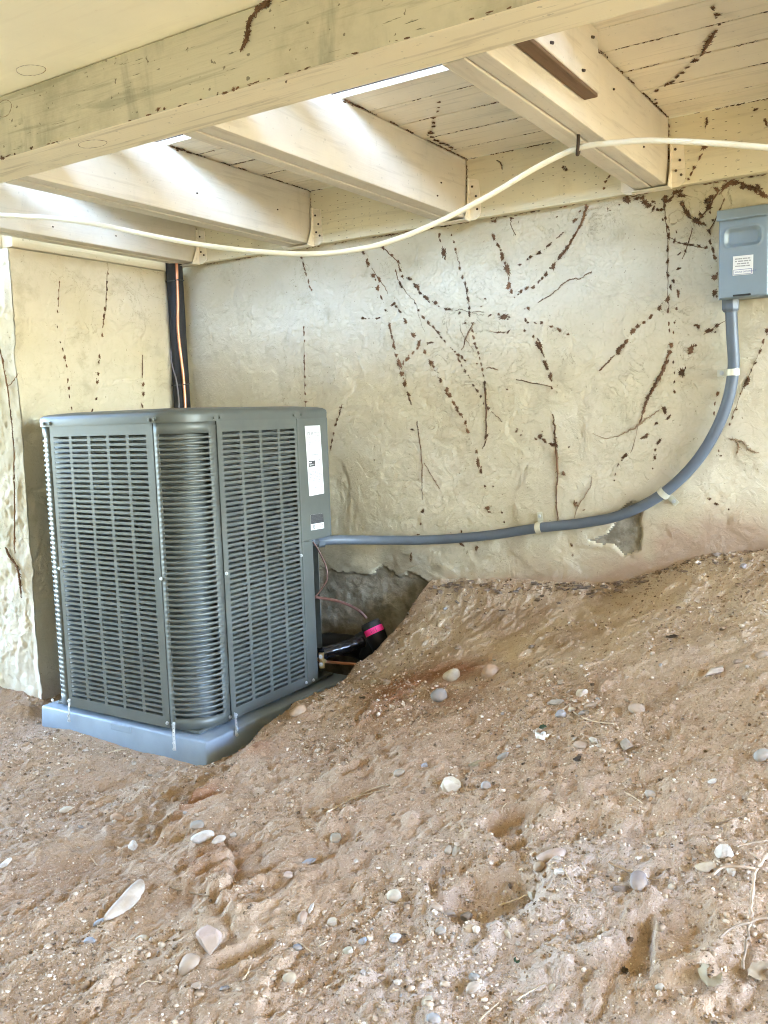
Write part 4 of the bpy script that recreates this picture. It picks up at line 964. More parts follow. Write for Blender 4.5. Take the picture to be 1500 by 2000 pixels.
vines = [
 (WALL, A5([(50,215,34),(93,320,40),(145,440,46),(205,480,40),(190,565,40),(225,655,28),(265,780,20),(345,720,34),(370,745,26),(405,790,26)]), [A5([(130,365,8),(200,480,10),(250,540,9),(290,625,5)])], 'leftmost forked trail of dead vine starting just under the white cable'),
 (WALL, A5([(235,155,40),(330,240,22),(390,305,24),(410,385,26),(430,450,26),(500,475,38),(565,540,44),(585,570,26),(605,610,30),(665,660,42),(755,710,40),(785,740,14),(860,770,28),(890,770,28)]), [A5([(180,155,10),(240,165,14),(310,235,12),(385,305,11),(400,370,10),(430,410,6)])], 'diagonal dead vine trail of dark star tufts crossing the bright band'),
 (WALL, A5([(365,400,14),(410,520,30),(425,550,22),(555,710,18),(590,780,20),(635,850,28),(685,900,32),(735,945,28),(780,995,30),(810,1045,20),(845,1080,22),(905,1145,10),(920,1160,10),(945,1185,18),(975,1215,28),(1015,1240,30),(1040,1270,20)]), [A5([(365,380,9),(380,460,9),(410,510,8),(480,620,6),(560,710,5),(590,830,4),(620,910,4),(650,1000,3)])], 'long thin dead vine trail slanting down right beside the tufted one'),
 (WALL, A5([(305,930,38),(318,985,28),(330,1040,30),(348,1130,40),(372,1220,30),(400,1300,54),(425,1400,52),(457,1495,44),(490,1600,38),(500,1650,30),(515,1690,16),(440,1300,26),(480,1255,42),(535,1195,24),(580,1150,24),(592,1105,38)]), None, 'thick knotted Y-shaped dead vine trail left of the wall centre'),
 (WALL, A5([(463,890,32),(537,1020,42),(650,1185,36),(710,1290,48),(735,1330,24),(750,1370,10),(780,1390,7),(805,1465,36),(865,1560,42),(890,1610,46),(927,1680,24),(965,1730,30)])+D([(1012,625,12),(1025,650,10),(1037,665,12),(1055,695,12),(1062,725,12)]), None, 'broken line of dark tufts running down right of the Y-shaped trail'),
 (WALL, A5([(793,45,34),(800,100,20),(835,215,62),(845,275,18)]), None, 'short dead vine trail with one fat tuft under the second joist hanger'),
 (WALL, A5([(912,45,16),(935,115,18),(950,185,24),(990,370,22),(1018,460,28),(1045,520,24),(1063,585,30),(1075,670,36),(1085,760,26),(1085,810,34)]), [A5([(955,200,7),(970,260,8),(985,320,9),(1000,390,8)]), A5([(1045,520,10),(1070,660,9),(1088,760,8)])], 'straight upright dead vine trail with a bare stem in the bright band'),
 (WALL, A5([(1115,980,24),(1127,1045,26),(1138,1105,26),(1155,1145,26),(1172,1195,24),(1187,1250,16),(1200,1305,20),(1213,1360,24),(1222,1415,16),(1235,1490,30),(1255,1720,22),(1268,1735,28),(1225,1690,14)])+D([(1100,840,18),(1110,870,14),(1095,800,10),(1130,745,12)]), [A5([(1125,895,18),(1105,940,16),(1080,990,16),(1045,1065,16),(1035,1110,10),(1010,1170,6)]), A5([(1235,1490,14),(1240,1560,16),(1242,1640,8)]), D([(1125,570,7),(1130,640,8),(1130,745,7),(1115,790,4)]), A5([(990,930,4),(1010,1000,5),(1060,1080,5),(1140,1180,4)])], 'dead vine trail down the middle of the wall, dark stick at its top'),
 (WALL, B5([(72,410,40),(115,495,32),(140,545,16),(155,600,50),(205,730,66),(220,820,18),(220,890,48),(245,945,34),(275,1005,10)]), None, 'heavy reddish dead vine trail pointing down to the V in the bright band'),
 (WALL, B5([(975,115,30),(960,180,34),(940,250,30),(915,310,34),(860,400,30),(825,460,34),(790,520,38),(760,560,36),(720,600,40),(655,700,46),(580,780,42),(545,820,24),(512,852,26),(460,905,28),(395,915,36),(340,945,34),(312,975,14),(865,250,36),(915,165,20)]), [B5([(990,110,34),(960,190,30),(935,270,28),(860,400,22),(800,500,22),(740,590,24),(700,640,14)])], 'thickest woody vine stem slanting from the ledger into the bright band'),
 (WALL, B5([(610,495,30),(520,570,36),(500,580,18),(430,610,30),(405,635,20),(330,685,26)]), [B5([(755,370,14),(720,400,14),(685,435,6)])], 'faint dashed dead vine trail above and parallel to the thick woody stem'),
 (WALL, [], [B5([(1030,760,18),(985,772,12),(930,812,12),(840,830,12),(760,865,14),(735,885,10),(690,930,10),(625,985,10),(560,1020,12),(510,1055,8)])], 'bare black twig stuck to the wall just below the thick woody stem'),
 (WALL, B5([(460,1385,24)])+D([(1320,415,20),(1345,485,18),(1362,525,16),(1367,570,8),(1325,745,18),(1340,760,12),(1372,775,18)]), [B5([(490,1435,16),(515,1475,34),(540,1530,24),(568,1590,10)]), B5([(565,1630,14),(585,1665,32),(605,1710,14)]), D([(1372,665,6),(1378,720,8),(1380,770,10),(1388,870,11),(1384,960,7),(1390,1050,5)])], 'long upright dead vine trail ending at the conduit near its level clip'),
 (WALL, B5([(1430,1335,36),(1470,1280,20),(1365,1440,34),(1340,1470,28),(1300,1510,52)]), [B5([(1240,1580,8),(1180,1640,10),(1130,1690,14),(1100,1722,6)])], 'slanting dead vine trail with a heavy dark clump between the two upright ones'),
 (WALL, G([(515,60,18),(505,128,12),(520,120,16),(530,165,20),(535,210,26),(530,280,18),(530,340,20),(532,410,18),(545,470,20),(530,530,28),(532,590,16),(537,655,14),(540,690,12),(548,765,28),(540,800,28),(525,850,26),(510,880,30),(500,905,24),(488,930,30),(465,970,28),(448,1000,26),(430,1030,30),(418,1060,24),(408,1100,22),(395,1145,14)]), [G([(515,0,10),(517,110,8),(530,210,7),(531,400,7),(532,590,5)]), G([(540,790,16),(515,870,18),(470,960,18),(430,1040,18),(400,1120,12),(375,1200,6),(345,1310,4)])], 'longest and darkest dead vine trail, from the third joist hanger down to a brush-like tail'),
 (WALL, G([(605,50,34),(630,95,38),(680,135,42),(715,150,20),(740,185,26),(745,240,20),(760,280,24),(770,320,24),(770,420,34),(768,500,30),(740,65,40),(700,105,28),(760,130,14),(795,75,14)]), [G([(680,135,12),(740,65,14),(790,-20,10)]), G([(745,180,8),(790,90,8),(820,20,10)])], 'crossing dead vine trails left of the disconnect box'),
 (WALL, G([(560,440,20),(585,500,22),(575,580,16),(565,650,12),(560,700,10),(560,850,12),(565,905,10),(565,950,12),(565,1000,16)]), None, 'thin second line of tufts beside the longest dead vine trail'),
 (WALL, G([(490,575,26),(445,620,22),(410,650,18),(380,670,20),(355,692,28),(320,745,24),(300,770,26),(280,795,38)]), [G([(260,815,6),(230,850,8),(185,895,7)])], 'dead vine trail branching left from the longest one below the bright band'),
 (WALL, G([(685,670,26),(740,690,34),(780,665,22),(650,785,38),(600,905,40)]), [G([(710,712,6),(745,690,10),(780,665,8),(825,640,5)])], 'three loose dark tufts left of the upright conduit'),
 (WALL, G([(515,1095,30),(535,1130,20),(475,1160,18),(420,1225,26),(405,1232,16),(315,1325,30),(280,1370,12),(265,1420,10),(260,1450,8),(485,1255,24),(468,1295,14),(465,1335,20),(455,1390,8)]), None, 'scattered small tufts below the brush-like tail of the longest trail'),
 (WALL, G([(1035,690,26),(1015,745,20),(1000,795,16),(975,855,14),(955,890,12),(935,945,34),(925,965,22),(900,1010,10),(880,1090,12),(860,1130,12),(845,1165,12)]), [G([(1010,760,4),(960,880,4),(900,1010,5),(850,1150,5)])], 'dead vine trail right of the upright conduit'),
 (SIDE, S2([(248,155,7),(245,190,7),(243,225,9),(240,280,8),(239,345,6),(252,410,7),(262,440,9),(270,475,14),(278,510,9),(284,570,9),(288,605,11),(290,640,8),(300,690,9)]), [S2([(248,150,3),(242,260,4)])], 'left dotted dead vine line on the shaded side wall'),
 (SIDE, S2([(455,120,6),(450,155,9),(450,185,9),(447,230,8),(441,270,14),(437,300,14),(435,330,8),(430,380,11),(418,470,12),(415,495,10),(413,545,10),(408,580,13),(405,650,11),(387,700,11)]), [S2([(456,75,3),(450,160,3),(445,250,4),(432,350,4)])], 'middle dotted dead vine line on the shaded side wall'),
 (SIDE, S2([(604,590,13),(605,630,14),(600,680,12),(601,545,8)]), [S2([(600,465,5),(600,560,4)])], 'right short dead vine line on the shaded side wall, above the condenser'),
 (OUTF, S2([(20,490,12),(35,590,12),(55,735,10),(65,940,12),(65,985,12),(66,1060,10),(68,1240,14)]), [S2([(2,430,7),(18,495,9),(33,580,9),(48,690,7),(55,760,8),(65,880,8),(65,980,8)]), S2([(65,1000,7),(68,1100,9),(66,1240,9),(70,1310,6)]), S2([(28,1280,10),(50,1325,14),(75,1355,14),(86,1400,15),(93,1450,13),(95,1495,7)]), S2([(35,600,5),(65,570,5),(82,540,4)])], 'rooty dead vine running down the bright outer wall face at the left edge'),
 (CEIL, T2([(215,395,14),(213,415,10),(210,430,12),(197,455,14),(193,475,14),(193,490,16),(181,516,26),(186,530,14),(205,545,20),(225,556,18),(245,562,16),(262,572,20)]), None, 'dotted dead vine trail on the deck boards between the two right joists'),
 (CEIL, T2([(1285,25,22),(1302,52,26),(1310,90,12),(1240,210,14),(1215,232,26),(1185,258,18),(1165,280,20),(1145,295,18),(1125,315,18),(1105,325,18),(1065,350,18),(1060,385,10),(1062,400,16)]), [T2([(1300,110,10),(1270,155,22),(1240,205,12)])], 'dotted dead vine trail on the deck boards right of the right joist'),
]
for pl, items, stems, lab in vines:
    tag(obj('dead_vine', trail(pl, items, stems), M['vine']), lab, 'dead vine', 'dead vine trails on the wall and boards')
tan = trail(WALL, [], [G([(850,1240,14),(870,1243,18),(888,1252,16)]), G([(886,1250,16),(890,1285,14),(882,1312,10)]), G([(888,1248,14),(920,1255,16),(930,1280,18),(955,1300,14),(992,1308,9)])])
tag(obj('dead_root', tan, M['vine_tan']), 'forked brown root stub sticking to the wall right of the conduit bend', 'root')
tag(obj('dead_tendril', trail(WALL, [], [G([(490,1095,7),(440,1125,11),(395,1160,15),(340,1195,11),(290,1220,7),(220,1238,6),(150,1212,4)])]), M['vine_tan']), 'pale brown tendril curving left below the brush-like tail', 'tendril')
tag(obj('dead_tendril', trail(WALL, [], [G([(145,1430,5),(142,1470,8),(120,1515,8),(85,1570,7),(52,1650,5)])]), M['vine_tan']), 'thin tan tendril reaching down to the conduit', 'tendril')
tag(obj('mud_smear', trail(GIRD, [(520,8,16),(505,18,14),(492,36,10),(486,50,12),(484,68,14),(480,82,12),(474,94,8)], [[(525,6,8),(498,26,10),(486,48,9),(482,80,9),(472,96,4)]]), M['vine']), 'dark brown smear of old mud on the front of the girder', 'mud smear')
res = bmesh.new()
trail(WALL, A5([(1420,845,58),(1475,850,14)]), None, res); trail(WALL, B5([(385,1225,26),(405,1250,20),(540,1250,28),(480,1255,18),(635,1290,24),(715,1325,32),(800,1365,24),(410,1110,34),(375,1330,22),(120,1345,22),(170,1350,14),(215,1340,24),(1375,50,46),(245,230,24),(85,260,26),(60,262,18),(1300,100,14),(690,218,12),(1210,155,8)]), [B5([(240,235,12),(242,290,8),(255,340,9),(290,400,9)]), B5([(30,1335,5),(120,1345,7),(215,1342,6)]), B5([(1185,130,12),(1187,165,6)]), B5([(0,1695,8),(60,1690,12),(115,1715,4)])], res)
trail(WALL, D([(900,1015,11),(893,1060,8),(882,1100,7),(1135,1005,14),(1140,1018,8),(1187,1020,7),(1195,1055,6),(1125,925,7),(1155,925,5),(862,720,9),(725,830,5),(1040,1135,12),(1095,1150,12),(1040,1090,8),(1240,725,10),(1255,740,6),(1310,755,8),(1450,990,10),(1440,1140,7),(1410,880,12),(1205,575,6),(1110,600,6),(1082,560,6),(1098,580,9)]), [D([(880,690,4),(890,770,6),(898,850,5),(897,930,4),(900,975,3)]), D([(905,840,3),(940,900,4),(960,935,3)]), D([(1240,540,4),(1300,553,5),(1365,565,3)]), D([(858,1165,6),(860,1185,9),(855,1195,5)]), D([(1150,655,3),(1170,675,3),(1188,692,3)])], res)
trail(WALL, D([(461,98,9),(468,122,9),(473,140,8),(478,158,9),(487,183,9),(492,205,8),(498,215,7),(470,352,6),(471,372,8),(473,400,5),(472,455,8),(472,478,9),(473,500,8),(474,530,7),(475,560,7),(475,590,8),(477,620,8),(605,640,8),(600,660,8),(590,685,9),(586,702,10),(578,735,9),(572,762,10),(568,785,9)]), [D([(469,345,2.5),(472,450,2.5),(474,560,3),(476,640,3)]), D([(608,628,2.5),(600,660,3),(585,700,2.5)])], res)
trail(WALL, G([(785,1010,24),(770,1060,14),(766,1110,14),(765,1165,10),(65,1565,16),(75,1580,10),(105,1600,10),(745,1545,16),(775,1568,16),(840,1597,10),(790,1300,12),(800,1325,10),(30,1280,10),(40,1775,10),(50,1830,10),(565,235,18),(590,245,14),(620,250,18),(650,255,18),(690,262,18),(725,270,18),(590,300,14),(587,375,18),(620,285,14),(575,190,10)]), [G([(55,1550,8),(70,1580,9)]), G([(535,215,5),(600,250,6),(730,270,6)]), G([(660,170,8),(630,260,8),(605,330,6)])], res)
trail(WALL, [(x, y, s) for x, y, s in ((1225,391,12),(1244,388,7),(1255,387,8),(1260,396,10),(1267,402,8),(1276,394,6),(1285,410,6),(1292,410,6),(1276,408,6),(1300,385,8),(1300,392,9),(1309,390,8),(1322,375,10),(1330,382,10),(1400,370,8),(1382,392,12),(1390,385,9),(1420,362,12),(1435,358,10),(1452,363,12),(1465,366,10),(1480,365,8),(1475,372,9),(1490,380,12))], [[(1405,380,3),(1425,358,5),(1440,354,4),(1455,362,4),(1478,367,4),(1497,385,5)]], res)
trail(WALL, A5([(45,858,26),(70,862,14),(105,860,10),(180,860,20),(205,855,16),(1240,668,16),(1200,745,12),(990,805,22),(1045,905,18),(1285,830,22),(700,1098,26),(720,1095,20),(680,1100,12),(1160,1302,14),(1195,1620,18),(1160,1565,22),(1130,1513,14),(985,1270,30),(1010,1320,18),(1045,1375,24),(1075,1415,10),(1090,1440,9)]), [A5([(950,785,6),(1000,770,8),(1085,800,8),(1180,790,7),(1230,800,4)]), A5([(1120,800,6),(1180,825,5),(1230,822,4)]), A5([(1265,1345,5),(1310,1342,10),(1360,1362,5)])], res)
trail(LEDG, [(1190,345,5),(1183,355,5),(1180,368,5),(1376,288,9),(1367,308,6),(1356,328,6),(1350,340,5),(1345,350,5),(1100,327,5),(1106,332,5),(1476,214,6),(1494,236,6),(1497,243,6)], [[(1381,230,3),(1381,238,5),(1378,248,3)], [(970,314,2),(978,318,3),(981,330,2)]], res)
trail(GIRD, [(465,172,6),(457,175,8),(440,182,7),(560,160,4),(310,214,7),(322,213,5),(62,290,6),(30,301,4),(5,309,9)], None, res)
tag(obj('vine_residue', res, M['vine']), kind='stuff')
# old dirt and webs along the edges where boards, joists and wall meet
dr = bmesh.new()
def dirt_line(a, b, n, s0, s1, w):
    a = np.array(a); b = np.array(b); d = (b-a)/np.linalg.norm(b-a)
    for _ in range(n):
        t = vr.random(); p = a+(b-a)*t
        if vnoise(t*np.linalg.norm(b-a)*22+a[1]*30, 1.7, 5) < -.10: continue
        q = p + np.array([vr.gauss(0, w), vr.gauss(0, w), vr.gauss(0, w)*.7]); r = vr.uniform(s0, s1)
        bmesh.ops.create_icosphere(dr, subdivisions=1, radius=r, matrix=Matrix.Translation(q) @ Matrix.Diagonal((*(np.abs(d)*vr.uniform(.8, 3.5)+.7), 1)))
for (a, b) in joists[:4]:
    dirt_line((b+.002, -.80, DZ-.002), (b+.002, -.045, DZ-.002), 320, .0007, .0022, .0012)
    dirt_line((b+.002, -.80, DZ-.004), (b+.002, -.70, DZ-.004), 16, .002, .005, .004)
    dirt_line((b+.002, -.042, DZ-.004), (b+.002, -.042, 1.75), 26, .0008, .002, .0016)
dirt_line((-2.8, -.040, DZ-.003), (.3, -.040, DZ-.003), 800, .0007, .0022, .0012)
for y_ in ys[1:-1]: dirt_line((-2.8, y_, DZ+.002), (.3, y_, DZ+.002), 560, .0007, .0022, .0012)
dirt_line((-2.2, -1.498, 1.692), (-.6, -1.498, 1.692), 60, .001, .003, .001)
dirt_line((-2.8, -.008, 1.687), (.3, -.008, 1.687), 420, .0008, .0026, .0018)
tag(obj('edge_dirt', dr, M['vine']), kind='stuff')

# ------------------------------------------------------------------ stones
def ico(sub):
    b = bmesh.new(); bmesh.ops.create_icosphere(b, subdivisions=sub, radius=1); return b
def stone_bm(seed, kind, sub=3):
    r_ = random.Random(seed); b = ico(sub)
    ph = [r_.uniform(0, 6) for _ in range(6)]
    for v in b.verts:
        c = v.co; s = 1 + .10*math.sin(2.1*c.x+ph[0])*math.cos(1.7*c.y+ph[1]) + .07*math.sin(3.3*c.z+ph[2]+c.x*2) + .05*math.sin(4.7*c.y+ph[3])
        v.co = c*s
        if kind == 'ang': v.co *= 1 + .03*math.sin(9*c.x+ph[4])*math.sin(8*c.y+ph[5])
    if kind == 'ang':
        for _ in range(9):
            n = Vector((r_.gauss(0, 1), r_.gauss(0, 1), r_.gauss(0, 1))).normalized(); d = r_.uniform(.5, .82)
            for v in b.verts:
                e = v.co.dot(n)-d
                if e > 0: v.co -= n*e*.97
    if kind == 'bent':
        for v in b.verts: v.co.y += .28*v.co.x**2 - .1; 
    return b
def stone(px, py, w, h, ang, col, label, kind='round', sink=.3, tall=.62, group=None, name='stone', seed=None):
    p = gp(px, py); dep = (p-CAM)@FW; a = w*dep/F/2; bb = h*dep/F/2*1.12; c = min(a, bb)*tall
    b = stone_bm(seed if seed is not None else int(px*7+py), kind)
    R3 = Matrix.Rotation(math.radians(ang), 4, 'Z') @ Matrix.Diagonal((a, bb, c, 1))
    b.transform(R3)
    o = obj(name, b, M['stone'], None, kind != 'ang')
    fwd = Vector((FW[0], FW[1], 0)).normalized(); rt = Vector((fwd.y, -fwd.x, 0))
    e = .01; nx = (zg(p[0]+e, p[1])-zg(p[0]-e, p[1]))/(2*e); ny = (zg(p[0], p[1]+e)-zg(p[0], p[1]-e))/(2*e)
    nz = Vector((-nx*.5, -ny*.5, 1)).normalized(); rt = (rt - nz*rt.dot(nz)).normalized(); fw2 = nz.cross(rt)
    m = Matrix.Identity(4)
    for i in range(3): m[i][0] = rt[i]; m[i][1] = fw2[i]; m[i][2] = nz[i]; m[i][3] = p[i]
    m[2][3] += c*(1-2*sink)*.75 - c*.08
    o.matrix_world = m; o.color = (*col, 1)
    return tag(o, label, 'stone', group or 'stones on the dirt')
TAN = (.46, .34, .24); PALE = (.62, .53, .43); GREY = (.30, .29, .28); BLUE = (.30, .33, .37); WHITE = (.72, .68, .62); ORNG = (.50, .31, .18); CREAMC = (.64, .56, .42); DARK = (.15, .14, .14); PINK = (.52, .38, .31); MAUVE = (.30, .25, .24)
for a in (
 (252, 1757, 120, 34, 72, PALE, 'long finger-shaped pale stone lying on the dirt at lower left', 'bent', .2),
 (410, 1842, 54, 74, 15, PINK, 'large split pale stone with a flat pinkish face', 'ang', .25, .8),
 (370, 1888, 48, 48, 30, TAN, 'rounded dusty stone just below the split pinkish stone', 'round', .4),
 (397, 1634, 50, 30, 35, WHITE, 'white half-buried oval stone below the pad corner', 'round', .45),
 (386, 1613, 28, 20, 15, (.34, .30, .25), 'grey-tan oval pebble touching the white half-buried stone', 'round', .3),
 (428, 1640, 18, 38, -25, PALE, 'pale buried sliver right of the white half-buried stone', 'round', .5),
 (227, 1598, 26, 23, 0, ORNG, 'round orange-tan stone in the dirt left of the ridge', 'round', .35),
 (130, 1583, 26, 16, 0, CREAMC, 'small flat cream stone at the far left below the pad', 'round', .3),
 (259, 1655, 20, 28, 30, WHITE, 'white and grey quartz chip on the left slope', 'ang', .2),
 (285, 1635, 16, 13, 20, TAN, 'small tan pebble just above the white quartz chip', 'ang', .3),
 (196, 1802, 26, 15, 15, BLUE, 'small bluish flat pebble left of the finger-shaped stone', 'round', .3),
 (175, 1840, 22, 16, 20, BLUE, 'blue-grey oval pebble at lower left below the finger-shaped stone', 'round', .3),
 (278, 1836, 26, 18, -15, CREAMC, 'cream pebble between finger-shaped stone and split stone', 'round', .35),
 (10, 1688, 14, 32, -10, WHITE, 'white stone cut by the left edge of the picture', 'round', .35),
 (563, 1711, 17, 15, 0, PINK, 'round pinkish pebble in the middle foreground', 'round', .25),
 (658, 1639, 28, 26, 20, (.36, .32, .24), 'jagged grey-brown chip in the centre foreground', 'ang', .2),
 (602, 1686, 34, 13, 35, BLUE, 'flat slanting blue-grey flake in the centre foreground', 'ang', .3),
 (608, 1779, 12, 30, -15, WHITE, 'white shard leaning on a brown shard', 'ang', .2),
 (591, 1797, 20, 36, -10, (.38, .25, .17), 'brown shard beside the white shard', 'ang', .25),
 (650, 1804, 22, 26, 0, CREAMC, 'cream stone standing right of the brown shard', 'ang', .3),
 (682, 1859, 24, 24, 0, (.52, .48, .35), 'greenish-cream stone in the lower middle', 'ang', .3),
 (709, 1840, 22, 17, 10, BLUE, 'bluish chip above and right of the greenish-cream stone', 'ang', .25),
 (581, 1852, 20, 16, 0, (.16, .18, .2), 'dark slate-coloured pebble near the bottom middle', 'round', .3),
 (438, 1932, 20, 16, 0, DARK, 'dark chip below the split pinkish stone', 'ang', .3),
 (386, 1926, 20, 20, 20, TAN, 'small tan stone under the rounded dusty stone', 'ang', .35),
 (230, 1921, 20, 22, 0, TAN, 'tan stone at lower left among dirt ribs', 'round', .4),
 (567, 1911, 26, 28, 10, (.52, .42, .27), 'yellow-tan rounded stone at the bottom middle', 'round', .4),
 (859, 1362, 34, 29, 0, GREY, 'round grey cobble on the reddish soil, nearest of three', 'round', .25, .85),
 (883, 1323, 34, 28, 10, CREAMC, 'pale tan cobble on the reddish soil, above the grey cobble', 'round', .25, .8),
 (958, 1317, 35, 30, 25, ORNG, 'round orange-tan cobble right of the pale cobble', 'round', .22, .85),
 (877, 1538, 48, 40, 20, CREAMC, 'big angular cream stone half buried in the middle of the slope', 'ang', .35, .8),
 (948, 1537, 22, 20, 0, (.36, .33, .31), 'grey stone right of the big angular cream stone', 'ang', .25, .8),
 (779, 1511, 24, 18, 20, (.42, .37, .29), 'grey-tan stone on the slope left of the angular cream stone', 'round', .35),
 (830, 1496, 20, 13, 0, BLUE, 'small blue-grey stone above the angular cream stone', 'ang', .3),
 (985, 1478, 28, 18, -10, GREY, 'flat grey stone in the middle of the slope', 'ang', .35),
 (1159, 1448, 18, 26, 15, CREAMC, 'upright cream chip on the right slope', 'ang', .3),
 (1136, 1457, 30, 20, 0, TAN, 'flat tan stone left of the upright cream chip', 'round', .45),
 (1224, 1458, 28, 30, -20, (.38, .34, .28), 'grey-tan blocky stone on the right slope', 'ang', .3),
 (1243, 1386, 34, 28, 0, TAN, 'rounded flat tan stone on the upper right slope', 'round', .4),
 (1095, 1401, 24, 20, 20, (.34, .34, .36), 'blue-grey stone in the gravel cluster', 'ang', .25, .8),
 (1141, 1394, 24, 16, 0, (.32, .3, .29), 'dark grey flat stone in the gravel cluster', 'round', .3),
 (1154, 1380, 26, 16, 0, TAN, 'tan oval stone at the top right of the gravel cluster', 'round', .3),
 (1118, 1388, 20, 15, 10, CREAMC, 'cream pebble at the middle of the gravel cluster', 'ang', .25),
 (1086, 1372, 32, 18, -10, (.42, .37, .3), 'broad flat stone at the left of the gravel cluster', 'ang', .4),
 (1135, 1356, 26, 20, 15, CREAMC, 'cream blocky stone at the top of the gravel cluster', 'ang', .25, .8),
 (1271, 1553, 22, 22, 0, (.46, .42, .36), 'grey-cream rounded stone on the right slope', 'round', .35),
 (1392, 1527, 18, 11, 0, WHITE, 'small white pebble at the right', 'round', .3),
 (1076, 1674, 62, 30, -5, PINK, 'largest flat oval stone lying in the right foreground', 'round', .3),
 (1092, 1706, 22, 22, 20, WHITE, 'white chip below the largest flat oval stone', 'ang', .25, .8),
 (1053, 1695, 26, 20, 0, TAN, 'tan pebble at the left end of the largest flat oval stone', 'round', .35),
 (1247, 1722, 34, 50, -15, MAUVE, 'dark mauve-grey oval stone at the right', 'round', .35),
 (1214, 1737, 36, 24, 0, MAUVE, 'half-buried mauve-grey stone left of the dark oval stone', 'ang', .45),
 (1312, 1735, 16, 14, 0, CREAMC, 'cream pebble right of the dark oval stone', 'round', .25),
 (1415, 1671, 40, 30, 15, WHITE, 'big knobbly white stone at the right above the twig', 'ang', .2, .85),
 (1380, 1697, 46, 21, 5, CREAMC, 'long cream stone below the knobbly white stone', 'round', .3),
 (1428, 1706, 20, 22, 0, WHITE, 'white blocky chip right of the long cream stone', 'ang', .25, .8),
 (1402, 1705, 18, 24, 0, (.36, .31, .27), 'grey-brown upright chip between the long cream stone and a white one', 'ang', .3),
 (770, 1753, 30, 27, 0, CREAMC, 'round cream stone left of the curved furrow', 'round', .3),
 (892, 1663, 18, 30, -20, (.42, .38, .31), 'leaf-shaped grey-tan stone in the foreground', 'round', .35),
 (876, 1661, 16, 24, -25, (.44, .37, .29), 'slim tan stone just left of the leaf-shaped one', 'round', .4),
 (866, 1702, 15, 24, -10, (.17, .13, .11), 'dark brown stone on the rim of the furrow', 'ang', .4),
 (852, 1776, 24, 17, -15, TAN, 'tan stone at the left end of the curved furrow', 'round', .3),
 (880, 1786, 28, 15, -10, (.5, .47, .45), 'light grey flat stone in the curved furrow', 'ang', .3),
 (912, 1794, 28, 24, 0, GREY, 'blocky grey stone at the bottom of the curved furrow', 'ang', .3, .8),
 (918, 1818, 24, 17, 0, (.55, .43, .3), 'yellowish pebble just below the curved furrow', 'round', .3),
 (772, 1839, 30, 24, 10, (.55, .57, .58), 'bluish-white shard left of the lower furrow', 'ang', .2),
 (1038, 1751, 14, 34, 20, CREAMC, 'cream shard at the right end of the curved furrow', 'ang', .3),
 (990, 1825, 12, 28, 15, CREAMC, 'slim cream shard below the curved furrow', 'ang', .35),
 (860, 1820, 24, 17, 0, (.34, .33, .3), 'grey stone below the left end of the furrow', 'round', .35),
 (928, 1911, 28, 22, 20, (.33, .33, .31), 'speckled grey stone near the bottom right middle', 'ang', .3),
 (923, 1932, 30, 22, 0, (.52, .42, .33), 'tan stone under the speckled grey stone', 'round', .35),
 (835, 1958, 26, 34, 20, CREAMC, 'angular cream stone at the bottom edge', 'ang', .35),
 (847, 1991, 28, 22, 0, (.36, .37, .38), 'blue-grey stone cut by the bottom edge', 'round', .3),
 (1289, 1930, 18, 14, 0, (.42, .38, .3), 'dull grey-tan pebble near the lower right leaf', 'round', .35),
 (1080, 1930, 18, 16, 0, CREAMC, 'cream pebble at the end of the bottom straw', 'ang', .3),
 (1400, 1311, 66, 24, 24, PALE, 'long flat pale rock slab on the upper right slope', 'ang', .4),
 (1490, 1281, 28, 20, 0, TAN, 'tan stone at the right edge above the slab', 'round', .35),
 (1440, 1292, 22, 16, 0, (.33, .22, .15), 'reddish-brown clod stone right of the flat slab', 'ang', .35),
 (1488, 1475, 34, 26, 0, (.4, .38, .34), 'grey stone cut by the right edge', 'round', .45),
 (729, 1334, 14, 17, 0, CREAMC, 'left of two small cream stones half buried in the mound', 'round', .4),
 (757, 1334, 17, 16, 0, TAN, 'right of two small tan stones half buried in the mound', 'round', .4),
 (582, 1392, 36, 22, 40, (.45, .29, .17), 'orange-brown clod hanging over the pad edge', 'round', .3, .9),
 (472, 1462, 14, 10, 0, (.3, .33, .3), 'greenish-grey pebble against the right side of the pad', 'round', .3),
 (1096, 1333, 20, 16, 0, (.42, .34, .26), 'flat brown-grey stone above the gravel cluster', 'ang', .4),
 (1038, 1264, 16, 12, 0, GREY, 'small dark grey chip high on the mound', 'ang', .3),
 (1450, 1108, 16, 14, 0, (.42, .42, .46), 'pale blue-grey chip against the wall at the right', 'ang', .25),
 (1232, 1062, 0, 0, 0, TAN, '', 'skip'),
):
    if a[7] == 'skip': continue
    stone(*a)
